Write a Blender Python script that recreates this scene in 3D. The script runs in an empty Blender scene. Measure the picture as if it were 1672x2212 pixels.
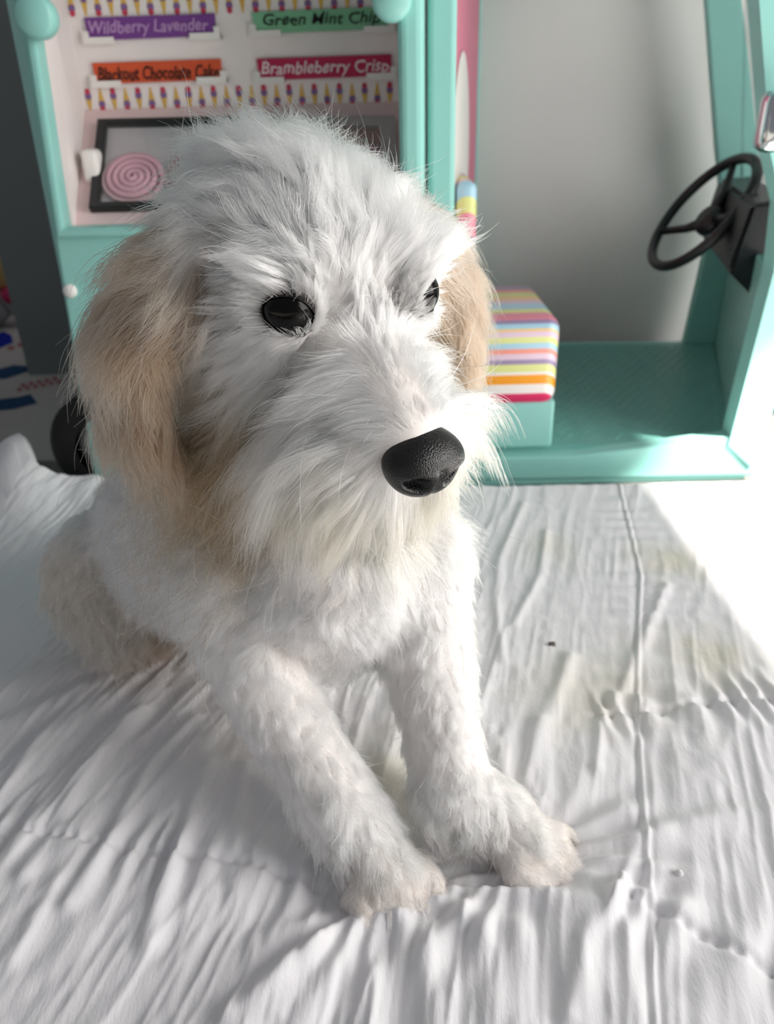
import bpy, bmesh, math, random
import numpy as np
from mathutils import Vector, Matrix, kdtree

random.seed(7)
rng = np.random.default_rng(11)
S = bpy.context.scene
COL = S.collection

# ------------------------------------------------------------------ camera
W, H, F = 1672.0, 2212.0, 1700.0          # photograph frame, focal length in its pixels
PITCH, ROLL, CAMZ = math.radians(28.0), math.radians(1.6), 0.30
_R0 = Vector((1, 0, 0))
_U0 = Vector((0, math.sin(PITCH), math.cos(PITCH)))
FWD = Vector((0, math.cos(PITCH), -math.sin(PITCH)))
RV = _R0 * math.cos(ROLL) - _U0 * math.sin(ROLL)
UV = _R0 * math.sin(ROLL) + _U0 * math.cos(ROLL)
CAM = Vector((0, 0, CAMZ))
cd = bpy.data.cameras.new('camera')
cam = bpy.data.objects.new('camera', cd)
COL.objects.link(cam)
m = Matrix.Identity(4)
for i in range(3):
    m[i][0], m[i][1], m[i][2], m[i][3] = RV[i], UV[i], -FWD[i], CAM[i]
cam.matrix_world = m
cd.sensor_fit = 'VERTICAL'
cd.sensor_height = 36.0
cd.lens = F / H * 36.0
cd.clip_start, cd.clip_end = 0.01, 50
cd.dof.use_dof = True
cd.dof.focus_distance = 0.265
cd.dof.aperture_fstop = 14.0
S.camera = cam

# ------------------------------------------------------------------ light
S.view_settings.view_transform = 'Standard'
S.view_settings.look = 'None'
S.view_settings.gamma = 1.0
S.view_settings.use_curve_mapping = False
S.view_settings.exposure = 0.05
world = bpy.data.worlds.new('world')
S.world = world
world.use_nodes = True
bg = world.node_tree.nodes['Background']
bg.inputs[0].default_value = (0.90, 0.94, 1.0, 1)
bg.inputs[1].default_value = 0.20
# sun through the window in the right wall
WALLX = 1.15
SUNDIR = Vector((-0.62, 0.32, -0.72)).normalized()      # direction the sunlight travels
sl = bpy.data.lights.new('sun', 'SUN')
sl.energy = 22.0
sl.angle = math.radians(1.2)
sl.color = (1.0, 0.95, 0.86)
sun = bpy.data.objects.new('sun', sl)
COL.objects.link(sun)
sun.rotation_euler = SUNDIR.to_track_quat('-Z', 'Y').to_euler()
sun.location = (2, -0.3, 2)
# where the sun's reach on the bed ends (x = 0.237) fixes the height of the window head
WIN_TOP = (WALLX + 0.08 - 0.237) / 0.62 * 0.72
WIN_BOT, WIN_Y0, WIN_Y1 = 0.10, -0.90, 0.46
al = bpy.data.lights.new('window_daylight', 'AREA')
al.shape = 'RECTANGLE'
al.size, al.size_y = WIN_Y1 - WIN_Y0, 1.25
al.energy = 32.0
al.color = (1.0, 0.98, 0.95)
alo = bpy.data.objects.new('window_daylight', al)
COL.objects.link(alo)
alo.location = (WALLX + 0.30, (WIN_Y0 + WIN_Y1) / 2, 0.75)
alo.rotation_euler = Vector((-1, 0.0, -0.25)).to_track_quat('-Z', 'Y').to_euler()


# ------------------------------------------------------------------ helpers
def ray(px, py):
    return (FWD + RV * ((px - W / 2) / F) - UV * ((py - H / 2) / F))

def onY(px, py, Y):
    r = ray(px, py)
    return CAM + r * (Y / r.y)

def onZ(px, py, z):
    r = ray(px, py)
    return CAM + r * ((z - CAMZ) / r.z)

def onplane(px, py, p0, n):
    r = ray(px, py)
    return CAM + r * ((p0 - CAM).dot(n) / r.dot(n))

def atd(px, py, d):
    return CAM + ray(px, py) * d

def srgb(r, g, b):
    f = lambda c: (c / 255 / 12.92) if c / 255 <= 0.04045 else ((c / 255 + 0.055) / 1.055) ** 2.4
    return (f(r), f(g), f(b), 1.0)

def mat(name, col, rough=0.5, spec=0.5, metal=0.0, noise=None, bump=None, coat=0.0):
    """principled material with optional procedural colour variation (scale, amount) and bump (scale, strength)"""
    M = bpy.data.materials.new(name)
    M.use_nodes = True
    nt = M.node_tree
    b = nt.nodes['Principled BSDF']
    b.inputs['Base Color'].default_value = col
    b.inputs['Roughness'].default_value = rough
    b.inputs['Specular IOR Level'].default_value = spec
    b.inputs['Metallic'].default_value = metal
    b.inputs['Coat Weight'].default_value = coat
    tc = nt.nodes.new('ShaderNodeTexCoord')
    if noise:
        n = nt.nodes.new('ShaderNodeTexNoise')
        n.inputs['Scale'].default_value = noise[0]
        n.inputs['Detail'].default_value = 4
        nt.links.new(tc.outputs['Object'], n.inputs['Vector'])
        mx = nt.nodes.new('ShaderNodeMix')
        mx.data_type = 'RGBA'
        a = noise[1]
        mx.inputs[6].default_value = tuple(max(0, c * (1 - a)) for c in col[:3]) + (1,)
        mx.inputs[7].default_value = tuple(min(1, c * (1 + a)) for c in col[:3]) + (1,)
        nt.links.new(n.outputs['Fac'], mx.inputs[0])
        nt.links.new(mx.outputs[2], b.inputs['Base Color'])
    if bump:
        n = nt.nodes.new('ShaderNodeTexNoise')
        n.inputs['Scale'].default_value = bump[0]
        nt.links.new(tc.outputs['Object'], n.inputs['Vector'])
        bp = nt.nodes.new('ShaderNodeBump')
        bp.inputs['Strength'].default_value = bump[1]
        bp.inputs['Distance'].default_value = 0.001
        nt.links.new(n.outputs['Fac'], bp.inputs['Height'])
        nt.links.new(bp.outputs['Normal'], b.inputs['Normal'])
    return M

def wpos(o):
    p = Vector((0, 0, 0))
    while o is not None:
        p += o.location
        o = o.parent
    return p

def add(name, me, material, parent=None, smooth=False):
    """me: bmesh or mesh in world coordinates -> ONE object (child of parent)"""
    if isinstance(me, bmesh.types.BMesh):
        bm = me
        me = bpy.data.meshes.new(name)
        bmesh.ops.recalc_face_normals(bm, faces=bm.faces)
        bm.to_mesh(me)
        bm.free()
    if parent is not None:
        me.transform(Matrix.Translation(-wpos(parent)))
    else:                                   # origin at the bottom centre of the thing
        co = np.empty(len(me.vertices) * 3)
        me.vertices.foreach_get('co', co)
        co = co.reshape(-1, 3)
        base = Vector(((co[:, 0].min() + co[:, 0].max()) / 2, (co[:, 1].min() + co[:, 1].max()) / 2, co[:, 2].min()))
        me.transform(Matrix.Translation(-base))
    o = bpy.data.objects.new(name, me)
    COL.objects.link(o)
    if parent is None:
        o.location = base
    o.parent = parent
    if material is not None:
        for mm in (material if isinstance(material, (list, tuple)) else [material]):
            me.materials.append(mm)
    if smooth:
        for p in me.polygons:
            p.use_smooth = True
    return o

def empty(name, loc, label, cat, group=None):
    o = bpy.data.objects.new(name, None)
    o.empty_display_size = 0.02
    COL.objects.link(o)
    o.location = loc
    return tag(o, label, cat, group)

def tag(o, label, cat, group=None):
    o['label'], o['category'] = label, cat
    if group:
        o['group'] = group
    return o

def struct(o, label=None):
    o['kind'] = 'structure'
    if label:
        o['label'] = label
    return o

def box(x0, x1, y0, y1, z0, z1, bev=0.0, seg=3):
    bm = bmesh.new()
    bmesh.ops.create_cube(bm, size=1)
    for v in bm.verts:
        v.co = Vector((x0 + (v.co.x + .5) * (x1 - x0), y0 + (v.co.y + .5) * (y1 - y0), z0 + (v.co.z + .5) * (z1 - z0)))
    if bev:
        bmesh.ops.bevel(bm, geom=list(bm.edges), offset=bev, segments=seg, affect='EDGES', profile=0.5)
    return bm

def slab(pts, depth, bev=0.0, seg=2):
    """polygon (world points, planar) extruded by vector depth"""
    bm = bmesh.new()
    a = [bm.verts.new(p) for p in pts]
    b = [bm.verts.new(Vector(p) + Vector(depth)) for p in pts]
    bm.faces.new(a)
    bm.faces.new(list(reversed(b)))
    n = len(a)
    for i in range(n):
        bm.faces.new((a[i], b[i], b[(i + 1) % n], a[(i + 1) % n]))
    bmesh.ops.recalc_face_normals(bm, faces=bm.faces)
    if bev:
        bmesh.ops.bevel(bm, geom=list(bm.edges), offset=bev, segments=seg, affect='EDGES', profile=0.5)
    return bm

def ringslab(outer, inner, depth, bev=0.0):
    """closed frame between two loops of equal length, extruded by depth"""
    bm = bmesh.new()
    dv = Vector(depth)
    n = len(outer)
    o0 = [bm.verts.new(p) for p in outer]
    i0 = [bm.verts.new(p) for p in inner]
    o1 = [bm.verts.new(Vector(p) + dv) for p in outer]
    i1 = [bm.verts.new(Vector(p) + dv) for p in inner]
    edges = []
    for k in range(n):
        j = (k + 1) % n
        bm.faces.new((o0[k], o0[j], i0[j], i0[k]))
        bm.faces.new((o1[k], i1[k], i1[j], o1[j]))
        bm.faces.new((o0[k], o1[k], o1[j], o0[j]))
        bm.faces.new((i0[k], i0[j], i1[j], i1[k]))
    bmesh.ops.recalc_face_normals(bm, faces=bm.faces)
    if bev:
        es = [e for e in bm.edges if len(e.link_faces) == 2 and e.calc_face_angle(0) > 0.5]
        bmesh.ops.bevel(bm, geom=es, offset=bev, segments=2, affect='EDGES', profile=0.5)
    return bm

def tube(pts, rad, n=10, closed=False):
    """round tube along points; rad number or list"""
    bm = bmesh.new()
    pts = [Vector(p) for p in pts]
    N = len(pts)
    rings = []
    prev = None
    for i, p in enumerate(pts):
        if closed:
            t = pts[(i + 1) % N] - pts[i - 1]
        else:
            t = pts[min(i + 1, N - 1)] - pts[max(i - 1, 0)]
        t.normalize()
        if prev is None:
            a = t.orthogonal().normalized()
        else:
            a = (prev - t * prev.dot(t)).normalized()
        prev = a
        b = t.cross(a)
        r = rad[i] if hasattr(rad, '__len__') else rad
        rings.append([bm.verts.new(p + (a * math.cos(k / n * math.tau) + b * math.sin(k / n * math.tau)) * r) for k in range(n)])
    for i in range(N if closed else N - 1):
        A, B = rings[i], rings[(i + 1) % N]
        for k in range(n):
            bm.faces.new((A[k], A[(k + 1) % n], B[(k + 1) % n], B[k]))
    if not closed:
        bm.faces.new(rings[0])
        bm.faces.new(rings[-1])
    return bm

def lathe(profile, centre, axis, n=40):
    """profile [(r, h)...] turned about axis through centre"""
    bm = bmesh.new()
    ax = Vector(axis).normalized()
    a = ax.orthogonal().normalized()
    b = ax.cross(a)
    c = Vector(centre)
    rings = []
    for r, h in profile:
        if r < 1e-7:
            rings.append([bm.verts.new(c + ax * h)])
        else:
            rings.append([bm.verts.new(c + ax * h + (a * math.cos(k / n * math.tau) + b * math.sin(k / n * math.tau)) * r) for k in range(n)])
    for A, B in zip(rings[:-1], rings[1:]):
        for k in range(n):
            j = (k + 1) % n
            if len(A) == 1 and len(B) > 1:
                bm.faces.new((A[0], B[k], B[j]))
            elif len(B) == 1 and len(A) > 1:
                bm.faces.new((A[k], A[j], B[0]))
            elif len(A) > 1:
                bm.faces.new((A[k], A[j], B[j], B[k]))
    return bm

# value noise in numpy
_tab = np.random.default_rng(3).random((256, 256))
def vnoise(x, y):
    xi, yi = np.floor(x).astype(int), np.floor(y).astype(int)
    fx, fy = x - xi, y - yi
    fx, fy = fx * fx * (3 - 2 * fx), fy * fy * (3 - 2 * fy)
    g = lambda a, b: _tab[a & 255, b & 255]
    return (g(xi, yi) * (1 - fx) + g(xi + 1, yi) * fx) * (1 - fy) + (g(xi, yi + 1) * (1 - fx) + g(xi + 1, yi + 1) * fx) * fy

def sstep(a, b, x):
    t = np.clip((x - a) / (b - a), 0, 1)
    return t * t * (3 - 2 * t)

# ------------------------------------------------------------------ materials
M = {}
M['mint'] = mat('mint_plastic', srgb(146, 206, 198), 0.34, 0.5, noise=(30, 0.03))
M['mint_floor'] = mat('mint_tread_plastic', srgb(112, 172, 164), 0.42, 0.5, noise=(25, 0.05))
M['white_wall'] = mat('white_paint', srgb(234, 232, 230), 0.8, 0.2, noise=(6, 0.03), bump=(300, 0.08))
M['shaded_wall'] = mat('wall_shade_grey', srgb(124, 128, 128), 0.85, 0.2, noise=(8, 0.05))  # wall lying in shade; its darkness is put into this base grey
M['dark'] = mat('unlit_room_black', srgb(16, 16, 18), 0.9, 0.1, noise=(8, 0.1))  # darkness of the unlit room beyond the opening, put into the colour
M['floor'] = mat('grey_carpet', srgb(120, 118, 116), 0.95, 0.1, noise=(120, 0.25), bump=(400, 0.4))
M['pink_white'] = mat('pale_pink_plastic', srgb(240, 232, 230), 0.5, 0.4, noise=(20, 0.02))
M['pink_panel'] = mat('blush_plastic', srgb(232, 206, 206), 0.5, 0.4, noise=(20, 0.03))
M['black'] = mat('black_plastic', srgb(22, 23, 26), 0.38, 0.5, noise=(40, 0.1))
M['rubber'] = mat('black_rubber', srgb(24, 24, 25), 0.7, 0.3, noise=(60, 0.2), bump=(200, 0.3))
M['chrome'] = mat('chrome', srgb(225, 228, 232), 0.08, 0.5, metal=1.0, noise=(10, 0.02))
M['white_plastic'] = mat('white_plastic', srgb(236, 232, 228), 0.4, 0.5, noise=(20, 0.02))
M['tray'] = mat('grey_white_tray', srgb(206, 200, 204), 0.5, 0.4, noise=(20, 0.03))
M['pink'] = mat('rose_pink_plastic', srgb(214, 120, 146), 0.5, 0.4, noise=(15, 0.05))

def glass_mat(name, tint, alpha):
    g = bpy.data.materials.new(name)
    g.use_nodes = True
    nt = g.node_tree
    nt.nodes.clear()
    out = nt.nodes.new('ShaderNodeOutputMaterial')
    tr = nt.nodes.new('ShaderNodeBsdfTransparent')
    tr.inputs[0].default_value = tint
    gl = nt.nodes.new('ShaderNodeBsdfGlossy')
    gl.inputs['Roughness'].default_value = 0.08
    mx = nt.nodes.new('ShaderNodeMixShader')
    mx.inputs[0].default_value = alpha
    nt.links.new(tr.outputs[0], mx.inputs[1])
    nt.links.new(gl.outputs[0], mx.inputs[2])
    nt.links.new(mx.outputs[0], out.inputs[0])
    return g
M['glass'] = glass_mat('clear_lid_plastic', (0.95, 0.95, 0.95, 1), 0.05)
M['windshield'] = glass_mat('windscreen_plastic', (0.80, 0.83, 0.83, 1), 0.08)

# ------------------------------------------------------------------ the room
FZ = -0.02
struct(add('floor', box(-1.6, WALLX + 0.1, -1.1, 2.6, FZ - 0.05, FZ), M['floor']), 'grey carpeted floor behind the comforter')
WY = 1.03
wl = onZ(88, 850, FZ).x          # where the shade-coloured wall ends beside the toy truck
struct(add('wall_back', box(-0.20, WALLX + 0.1, WY, WY + 0.08, FZ, 1.6), M['white_wall']), 'plain white wall behind the toy truck')
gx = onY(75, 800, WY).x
struct(add('wall_side', box(gx, -0.20, WY - 0.02, WY + 0.06, FZ, 1.6), M['shaded_wall']), 'wall end beside the toy truck, its shade coloured in grey')
struct(add('wall_far', box(-1.6, gx + 0.02, 2.0, 2.08, FZ, 1.6), M['dark']), 'far wall coloured black for the unlit room beyond the gap')
# right wall with the window the sun comes through (outside the frame)
wr = bmesh.new()
def _addbox(bm, *a):
    b = box(*a)
    me = bpy.data.meshes.new('t')
    b.to_mesh(me)
    b.free()
    bm.from_mesh(me)
    bpy.data.meshes.remove(me)
ZT = 3.6
_addbox(wr, WALLX, WALLX + 0.08, -1.1, WIN_Y0, FZ, ZT)
_addbox(wr, WALLX, WALLX + 0.08, WIN_Y1, WY, FZ, ZT)
_addbox(wr, WALLX, WALLX + 0.08, WIN_Y0, WIN_Y1, FZ, WIN_BOT)
_addbox(wr, WALLX, WALLX + 0.08, WIN_Y0, WIN_Y1, WIN_TOP, ZT)
struct(add('wall_right', wr, M['white_wall']), 'white wall with a wide window opening')
wf = ringslab([Vector((WALLX, a, b)) for a, b in ((WIN_Y0, WIN_BOT), (WIN_Y1, WIN_BOT), (WIN_Y1, WIN_TOP), (WIN_Y0, WIN_TOP))],
              [Vector((WALLX, a, b)) for a, b in ((WIN_Y0 + .03, WIN_BOT + .03), (WIN_Y1 - .03, WIN_BOT + .03), (WIN_Y1 - .03, WIN_TOP), (WIN_Y0 + .03, WIN_TOP))], (0.04, 0, 0))
struct(add('window_1', wf, M['white_plastic']), 'white window frame in the right wall')

# ------------------------------------------------------------------ toy ice cream truck
TY, TB = 0.64, 0.965                         # near and far side of the truck
TR = empty('toy_truck', (0.02, 0.80, FZ), 'mint green toy ice cream truck with open serving window, standing behind the puppy', 'toy truck')
def P(px, py, Y=TY):
    return onY(px, py, Y)
def XZ(x, z, Y):
    return Vector((x, Y, z))
ROOF = 0.47
T = M['mint']
# near side panel with the serving window
wTL, wBL, wBR, wTR = P(62, 20), P(140, 487), P(868, 478), P(864, 20)
wTL = XZ(P(80, 140).x + 0.010, 0.43, TY); wTR = XZ(P(866, 100).x, 0.43, TY)
wBL.z = wBR.z = (wBL.z + wBR.z) / 2
oBL = XZ(P(150, 800).x, 0.0, TY); oTL = XZ(P(38, 120).x + 0.012, ROOF, TY)
oBR = XZ(P(918, 300).x, 0.0, TY); oTR = XZ(P(918, 300).x, ROOF, TY)
add('side_panel', ringslab([oBL, oBR, oTR, oTL], [wBL, wBR, wTR, wTL], (0, 0.014, 0), 0.0025), T, TR)
# raised lip round the serving window
def inset(pts, d):
    c = sum(pts, Vector()) / len(pts)
    return [Vector((p.x + (d if p.x < c.x else -d), p.y, p.z + (d if p.z < c.z else -d))) for p in pts]
wl4 = [wBL, wBR, wTR, wTL]
dy = Vector((0, -0.006, 0))
add('window_lip', ringslab([p + dy for p in inset(wl4, -0.0065)], [p + dy for p in inset(wl4, 0.0005)], (0, 0.018, 0), 0.0022), T, TR)
# cab post beside the window and the sill under the cab
pL, pR = P(925, 250).x, P(986, 250).x
add('cab_post', box(pL, pR, TY + 0.004, TY + 0.03, 0.0, ROOF, 0.004), T, TR)
add('pillar_bead', box(oBR.x - 0.019, oBR.x - 0.001, TY - 0.008, TY + 0.004, 0.0, ROOF, 0.0055), T, TR)
# interior of the kitchen: left side wall, sign board, slanting freezer counter
BY = 0.752
bl = P(185, 237, BY); bt = P(143, 0, BY)
br = P(905, 232, BY)
zc = bl.z
add('interior_wall', slab([wBL + Vector((0.0, 0.014, -0.01)), Vector((bl.x - 0.001, BY, zc - 0.09)), Vector((bt.x, BY, 0.46)), wTL + Vector((0, 0.014, 0.03))], (-0.004, 0, 0)), M['pink_white'], TR)
add('interior_wall', slab([Vector((br.x, TY + 0.016, 0.1)), Vector((br.x, BY, 0.1)), Vector((br.x, BY, 0.46)), Vector((br.x, TY + 0.016, 0.46))], (0.004, 0, 0)), M['pink_panel'], TR)
SB = add('sign_board', box(bl.x - 0.006, br.x, BY, BY + 0.006, zc - 0.08, 0.46), M['pink_white'], TR)
# counter plane from the sill up to the board
c0 = Vector((0, TY + 0.02, wBL.z - 0.004)); c1 = Vector((0, BY, zc))
cn = Vector((0, -(c1.z - c0.z), (c1.y - c0.y))).normalized()
FC = add('freezer_counter', slab([Vector((wBL.x - 0.01, c0.y, c0.z)), Vector((br.x, c0.y, c0.z)), Vector((br.x, c1.y, c1.z)), Vector((bl.x, c1.y, c1.z))], -cn * 0.004), M['pink_panel'], TR)
def K(px, py, h=0.0):
    return onplane(px, py, c0 + cn * h, cn)
def lid(name, q, mt_frame, bw, tray):
    a = [K(x, y, 0.0) for x, y in q]
    c = sum(a, Vector()) / 4
    inn = [p + (c - p).normalized() * bw * 1.35 for p in a]
    fr = add(name, ringslab(a, inn, cn * 0.007, 0.0008), mt_frame, TR)
    add('tray', slab([p + cn * 0.0006 for p in inn], cn * 0.001), tray, fr)
    add('pane', slab([p + cn * 0.0052 for p in inn], cn * 0.0008), M['glass'], fr)
    return fr
L1 = lid('freezer_lid', [(197, 461), (556, 452), (547, 263), (216, 270)], M['black'], 0.0072, M['tray'])
M['greyframe'] = mat('grey_lid_plastic', srgb(176, 168, 168), 0.5, 0.4, noise=(20, 0.04))
M['brownpink'] = mat('dusty_pink_tray', srgb(190, 150, 146), 0.5, 0.4, noise=(20, 0.05))
L2 = lid('freezer_lid', [(570, 450), (872, 442), (852, 262), (562, 266)], M['greyframe'], 0.012, M['brownpink'])
def tub(px, py, r, colo, swirl):
    c = K(px, py, 0.0018)
    o = add('ice_cream_tub', lathe([(r, 0), (r, 0.0030), (r - 0.001, 0.0036), (r - 0.0022, 0.0036), (r - 0.0026, 0.0026), (r * .9, 0.0020), (0, 0.0018)], c, cn, 40), M['tubrim'], TR, True)
    pts = []
    n = 150
    for i in range(n):
        t = i / (n - 1)
        rr = (r - 0.0035) * (1 - t) + 0.0005
        a = t * math.tau * 4.2
        e = Vector((1, 0, 0)); g = cn.cross(e)
        pts.append(c + e * rr * math.cos(a) + g * rr * math.sin(a) + cn * (0.0024 + 0.0008 * t))
    add('ice_cream', tube(pts, 0.0027, 6), colo, o, True)
M['tubrim'] = mat('blush_tub_rim', srgb(214, 178, 186), 0.5, 0.4, noise=(30, 0.04))
M['icepink'] = mat('pink_ice_cream', srgb(208, 164, 178), 0.75, 0.3, noise=(90, 0.12))
M['icebrown'] = mat('brown_ice_cream', srgb(150, 104, 104), 0.75, 0.3, noise=(90, 0.15))
M['icelilac'] = mat('lilac_ice_cream', srgb(178, 150, 190), 0.75, 0.3, noise=(90, 0.12))
for i, (x, y) in enumerate(((290, 388), (424, 384), (640, 372), (775, 368))):
    tub(x, y, 0.0255, (M['icepink'], M['icebrown'], M['icelilac'], M['icepink'])[i], 0)
# lid handle
h0 = K(206, 358, 0.004)
add('lid_handle', box(h0.x - 0.0075, h0.x + 0.006, h0.y - 0.012, h0.y + 0.006, h0.z - 0.0125, h0.z + 0.0125, 0.004), M['white_plastic'], TR, True)

# flavour signs with their lettering, clips and the printed rows of cones
def text_mesh(body, size_w, size_h, shear=0.22, off=0.012):
    cu = bpy.data.curves.new('lettering', 'FONT')
    cu.body = body
    cu.shear = shear
    cu.offset = off
    cu.extrude = 0.004
    cu.space_character = 1.04
    cu.resolution_u = 3
    o = bpy.data.objects.new('lettering', cu)
    COL.objects.link(o)
    dg = bpy.context.evaluated_depsgraph_get()
    me = bpy.data.meshes.new_from_object(o.evaluated_get(dg))
    bpy.data.objects.remove(o)
    co = np.empty(len(me.vertices) * 3)
    me.vertices.foreach_get('co', co)
    co = co.reshape(-1, 3)
    mn, mx = co.min(0), co.max(0)
    co[:, 0] = (co[:, 0] - mn[0]) / (mx[0] - mn[0]) * size_w
    # hand-lettered wobble of the base line and size
    wob = 0.04 * np.sin(co[:, 0] / size_w * 37) + 0.03 * np.sin(co[:, 0] / size_w * 61 + 1)
    co[:, 1] = ((co[:, 1] - mn[1]) / (mx[1] - mn[1]) + wob) * size_h
    co[:, 2] = co[:, 2] / 0.004 * 0.0003
    me.vertices.foreach_set('co', co.ravel())
    return me
def flavour(q, colr, ink, body, tx):
    """q: bl, br, tr, tl pixels of the strip; tx: text box pixels x0, y0(top), x1, y1(bottom)"""
    Ys = BY - 0.003
    a = [onY(x, y, Ys) for x, y in q]
    o = add('flavour_sign', slab(a, (0, 0.0012, 0), 0.0002, 1), colr, SB)
    x0, y0, x1, y1 = tx
    p = onY(x0, y1, Ys - 0.0004); p2 = onY(x1, y1 - 0.03 * (x1 - x0), Ys - 0.0004); p3 = onY(x0, y0, Ys - 0.0004)
    me = text_mesh(body, (p2 - p).length, abs(p3.z - p.z))
    ex = (p2 - p).normalized()
    ez = Vector((0, 0, 1)); ez = (ez - ex * ez.dot(ex)).normalized()
    mm = Matrix.Identity(4)
    for i in range(3):
        mm[i][0], mm[i][1], mm[i][2], mm[i][3] = ex[i], ez[i], -Vector((0, 1, 0))[i], p[i]
    me.transform(mm)
    me.materials.clear()
    add('lettering', me, ink, o)
    for cx in (q[0], q[1]):
        sgn = 1 if cx is q[0] else -1
        c = onY(cx[0], cx[1], Ys)
        w = 0.021
        xa, xb = (c.x - 0.004, c.x + w) if sgn > 0 else (c.x - w, c.x + 0.004)
        bm = bmesh.new()
        _addbox(bm, xa, xb, Ys - 0.002, BY, c.z - 0.0028, c.z + 0.0022)
        xs = (c.x - 0.004, c.x + 0.0012) if sgn > 0 else (c.x - 0.0012, c.x + 0.004)
        _addbox(bm, xs[0] + 0.0002, xs[1], Ys - 0.0016, BY + 0.0005, c.z - 0.0024, c.z + 0.0065)
        add('clip', bm, M['white_plastic'], o)
sg = lambda n, c: mat(n, c, 0.55, 0.4, noise=(30, 0.03))
flavour([(191, 88), (466, 77), (464, 29), (181, 38)], sg('purple_strip', srgb(116, 62, 140)), sg('lilac_ink', srgb(190, 150, 200)), 'Wildberry Lavender', (196, 46, 452, 82))
flavour([(551, 73), (842, 62), (838, 14), (543, 27)], sg('green_strip', srgb(128, 190, 150)), sg('black_ink', srgb(24, 24, 24)), 'Green Mint Chip', (570, 30, 822, 64))
flavour([(208, 182), (480, 172), (477, 127), (198, 136)], sg('orange_strip', srgb(212, 84, 46)), sg('brown_ink', srgb(48, 22, 18)), 'Blackout Chocolate Cake', (214, 146, 474, 176))
flavour([(560, 174), (846, 163), (845, 117), (554, 127)], sg('crimson_strip', srgb(186, 32, 78)), sg('white_ink', srgb(240, 222, 228)), 'Brambleberry Crisp', (566, 134, 840, 170))
cone_y, cone_r, cone_b = sg('cone_yellow', srgb(220, 178, 84)), sg('scoop_red', srgb(196, 60, 84)), sg('scoop_violet', srgb(126, 96, 150))
def cone_mesh():
    bm = bmesh.new()
    def disc(cx, cz, r, mi, y):
        vs = [bm.verts.new((cx + r * math.cos(k / 12 * math.tau), y, cz + r * math.sin(k / 12 * math.tau))) for k in range(12)]
        f = bm.faces.new(vs); f.material_index = mi
    vs = [bm.verts.new(p) for p in ((-0.0030, 0, 0.002), (0.0030, 0, 0.002), (0.0006, 0, -0.0095), (-0.0006, 0, -0.0095))]
    bm.faces.new(vs).material_index = 0
    disc(0, 0.0035, 0.0032, 2, -0.0001)
    disc(0, 0.0072, 0.0026, 1, -0.0002)
    me = bpy.data.meshes.new('cone_print')
    bm.to_mesh(me); bm.free()
    for x in (cone_y, cone_r, cone_b):
        me.materials.append(x)
    return me
cm = cone_mesh()
def cone_row(p0, p1, n, flip0):
    for i in range(n):
        t = i / (n - 1)
        c = onY(p0[0] + (p1[0] - p0[0]) * t, p0[1] + (p1[1] - p0[1]) * t, BY - 0.0006)
        o = bpy.data.objects.new('cone_print', cm)
        COL.objects.link(o)
        o.parent = SB
        o.location = c - wpos(SB)
        o.scale = (0.85, 1, 0.92)
        if (i + flip0) % 2:
            o.rotation_euler = (0, math.pi, 0)
cone_row((192, 217), (842, 203), 25, 0)
cone_row((153, 8), (835, -6), 25, 1)
# awning knuckles at the upper window corners
def knuckle(px, py, r, sx):
    c = P(px, py, TY - 0.012)
    add('awning_hinge', lathe([(0, -0.006), (r * .8, -0.006), (r, -0.003), (r, 0.008), (r * .9, 0.012)], c, (0, 1, 0), 36), T, TR, True)
    add('awning_arm', tube([c + Vector((0, 0.004, 0)), c + Vector((sx * 0.012, 0.002, 0.03)), c + Vector((sx * 0.03, -0.002, 0.085))], 0.008, 12), T, TR, True)
knuckle(76, 36, 0.0135, -1)
knuckle(846, -2, 0.0135, 0.5)
# white latch and rear wheel low on the near side
lt = P(152, 628, TY)
add('latch', lathe([(0, -0.004), (0.004, -0.004), (0.0055, -0.002), (0.0055, 0.002)], lt, (0, 1, 0), 20), M['white_plastic'], TR, True)
def wheel(c, r, w, sgn):
    o = add('wheel', lathe([(r * .55, -w / 2), (r * .9, -w / 2), (r, -w / 4), (r, w / 4), (r * .9, w / 2), (r * .55, w / 2)], c, (0, 1, 0), 40), M['rubber'], TR, True)
    add('hub_cap', lathe([(0, -0.004), (r * .3, -0.004), (r * .56, 0.0), (r * .56, 0.004), (0, 0.004)] if sgn > 0 else [(0, 0.004), (r * .3, 0.004), (r * .56, 0.0), (r * .56, -0.004), (0, -0.004)], c, (0, 1, 0), 30), M['white_plastic'], o, True)
wc = P(246, 930, 0.655)
WR = 0.052
wheel(Vector((wc.x, 0.645, FZ + WR)), WR, 0.022, 1)
wheel(Vector((wc.x, TB + 0.012, FZ + WR)), WR, 0.022, -1)
# chassis, floor of the cab with tread pattern, far side, roof
FT = 0.0147
x_cab = pL
near_x, far_x = P(1586, 938).x, onY(1536, 768, TB).x
chassis = [Vector((oBL.x + 0.004, TY + 0.004, FZ)), Vector((near_x + 0.02, TY + 0.004, FZ)), Vector((far_x + 0.02, TB, FZ)), Vector((oBL.x + 0.004, TB, FZ))]
add('chassis', slab(chassis, (0, 0, FT - 0.004 - FZ), 0.003), T, TR)
FL = add('cab_floor', slab([Vector((x_cab, TY + 0.016, FT - 0.006)), Vector((near_x, TY + 0.016, FT - 0.006)), Vector((far_x, TB, FT - 0.006)), Vector((x_cab, TB, FT - 0.006))], (0, 0, 0.006)), M['mint_floor'], TR)
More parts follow.
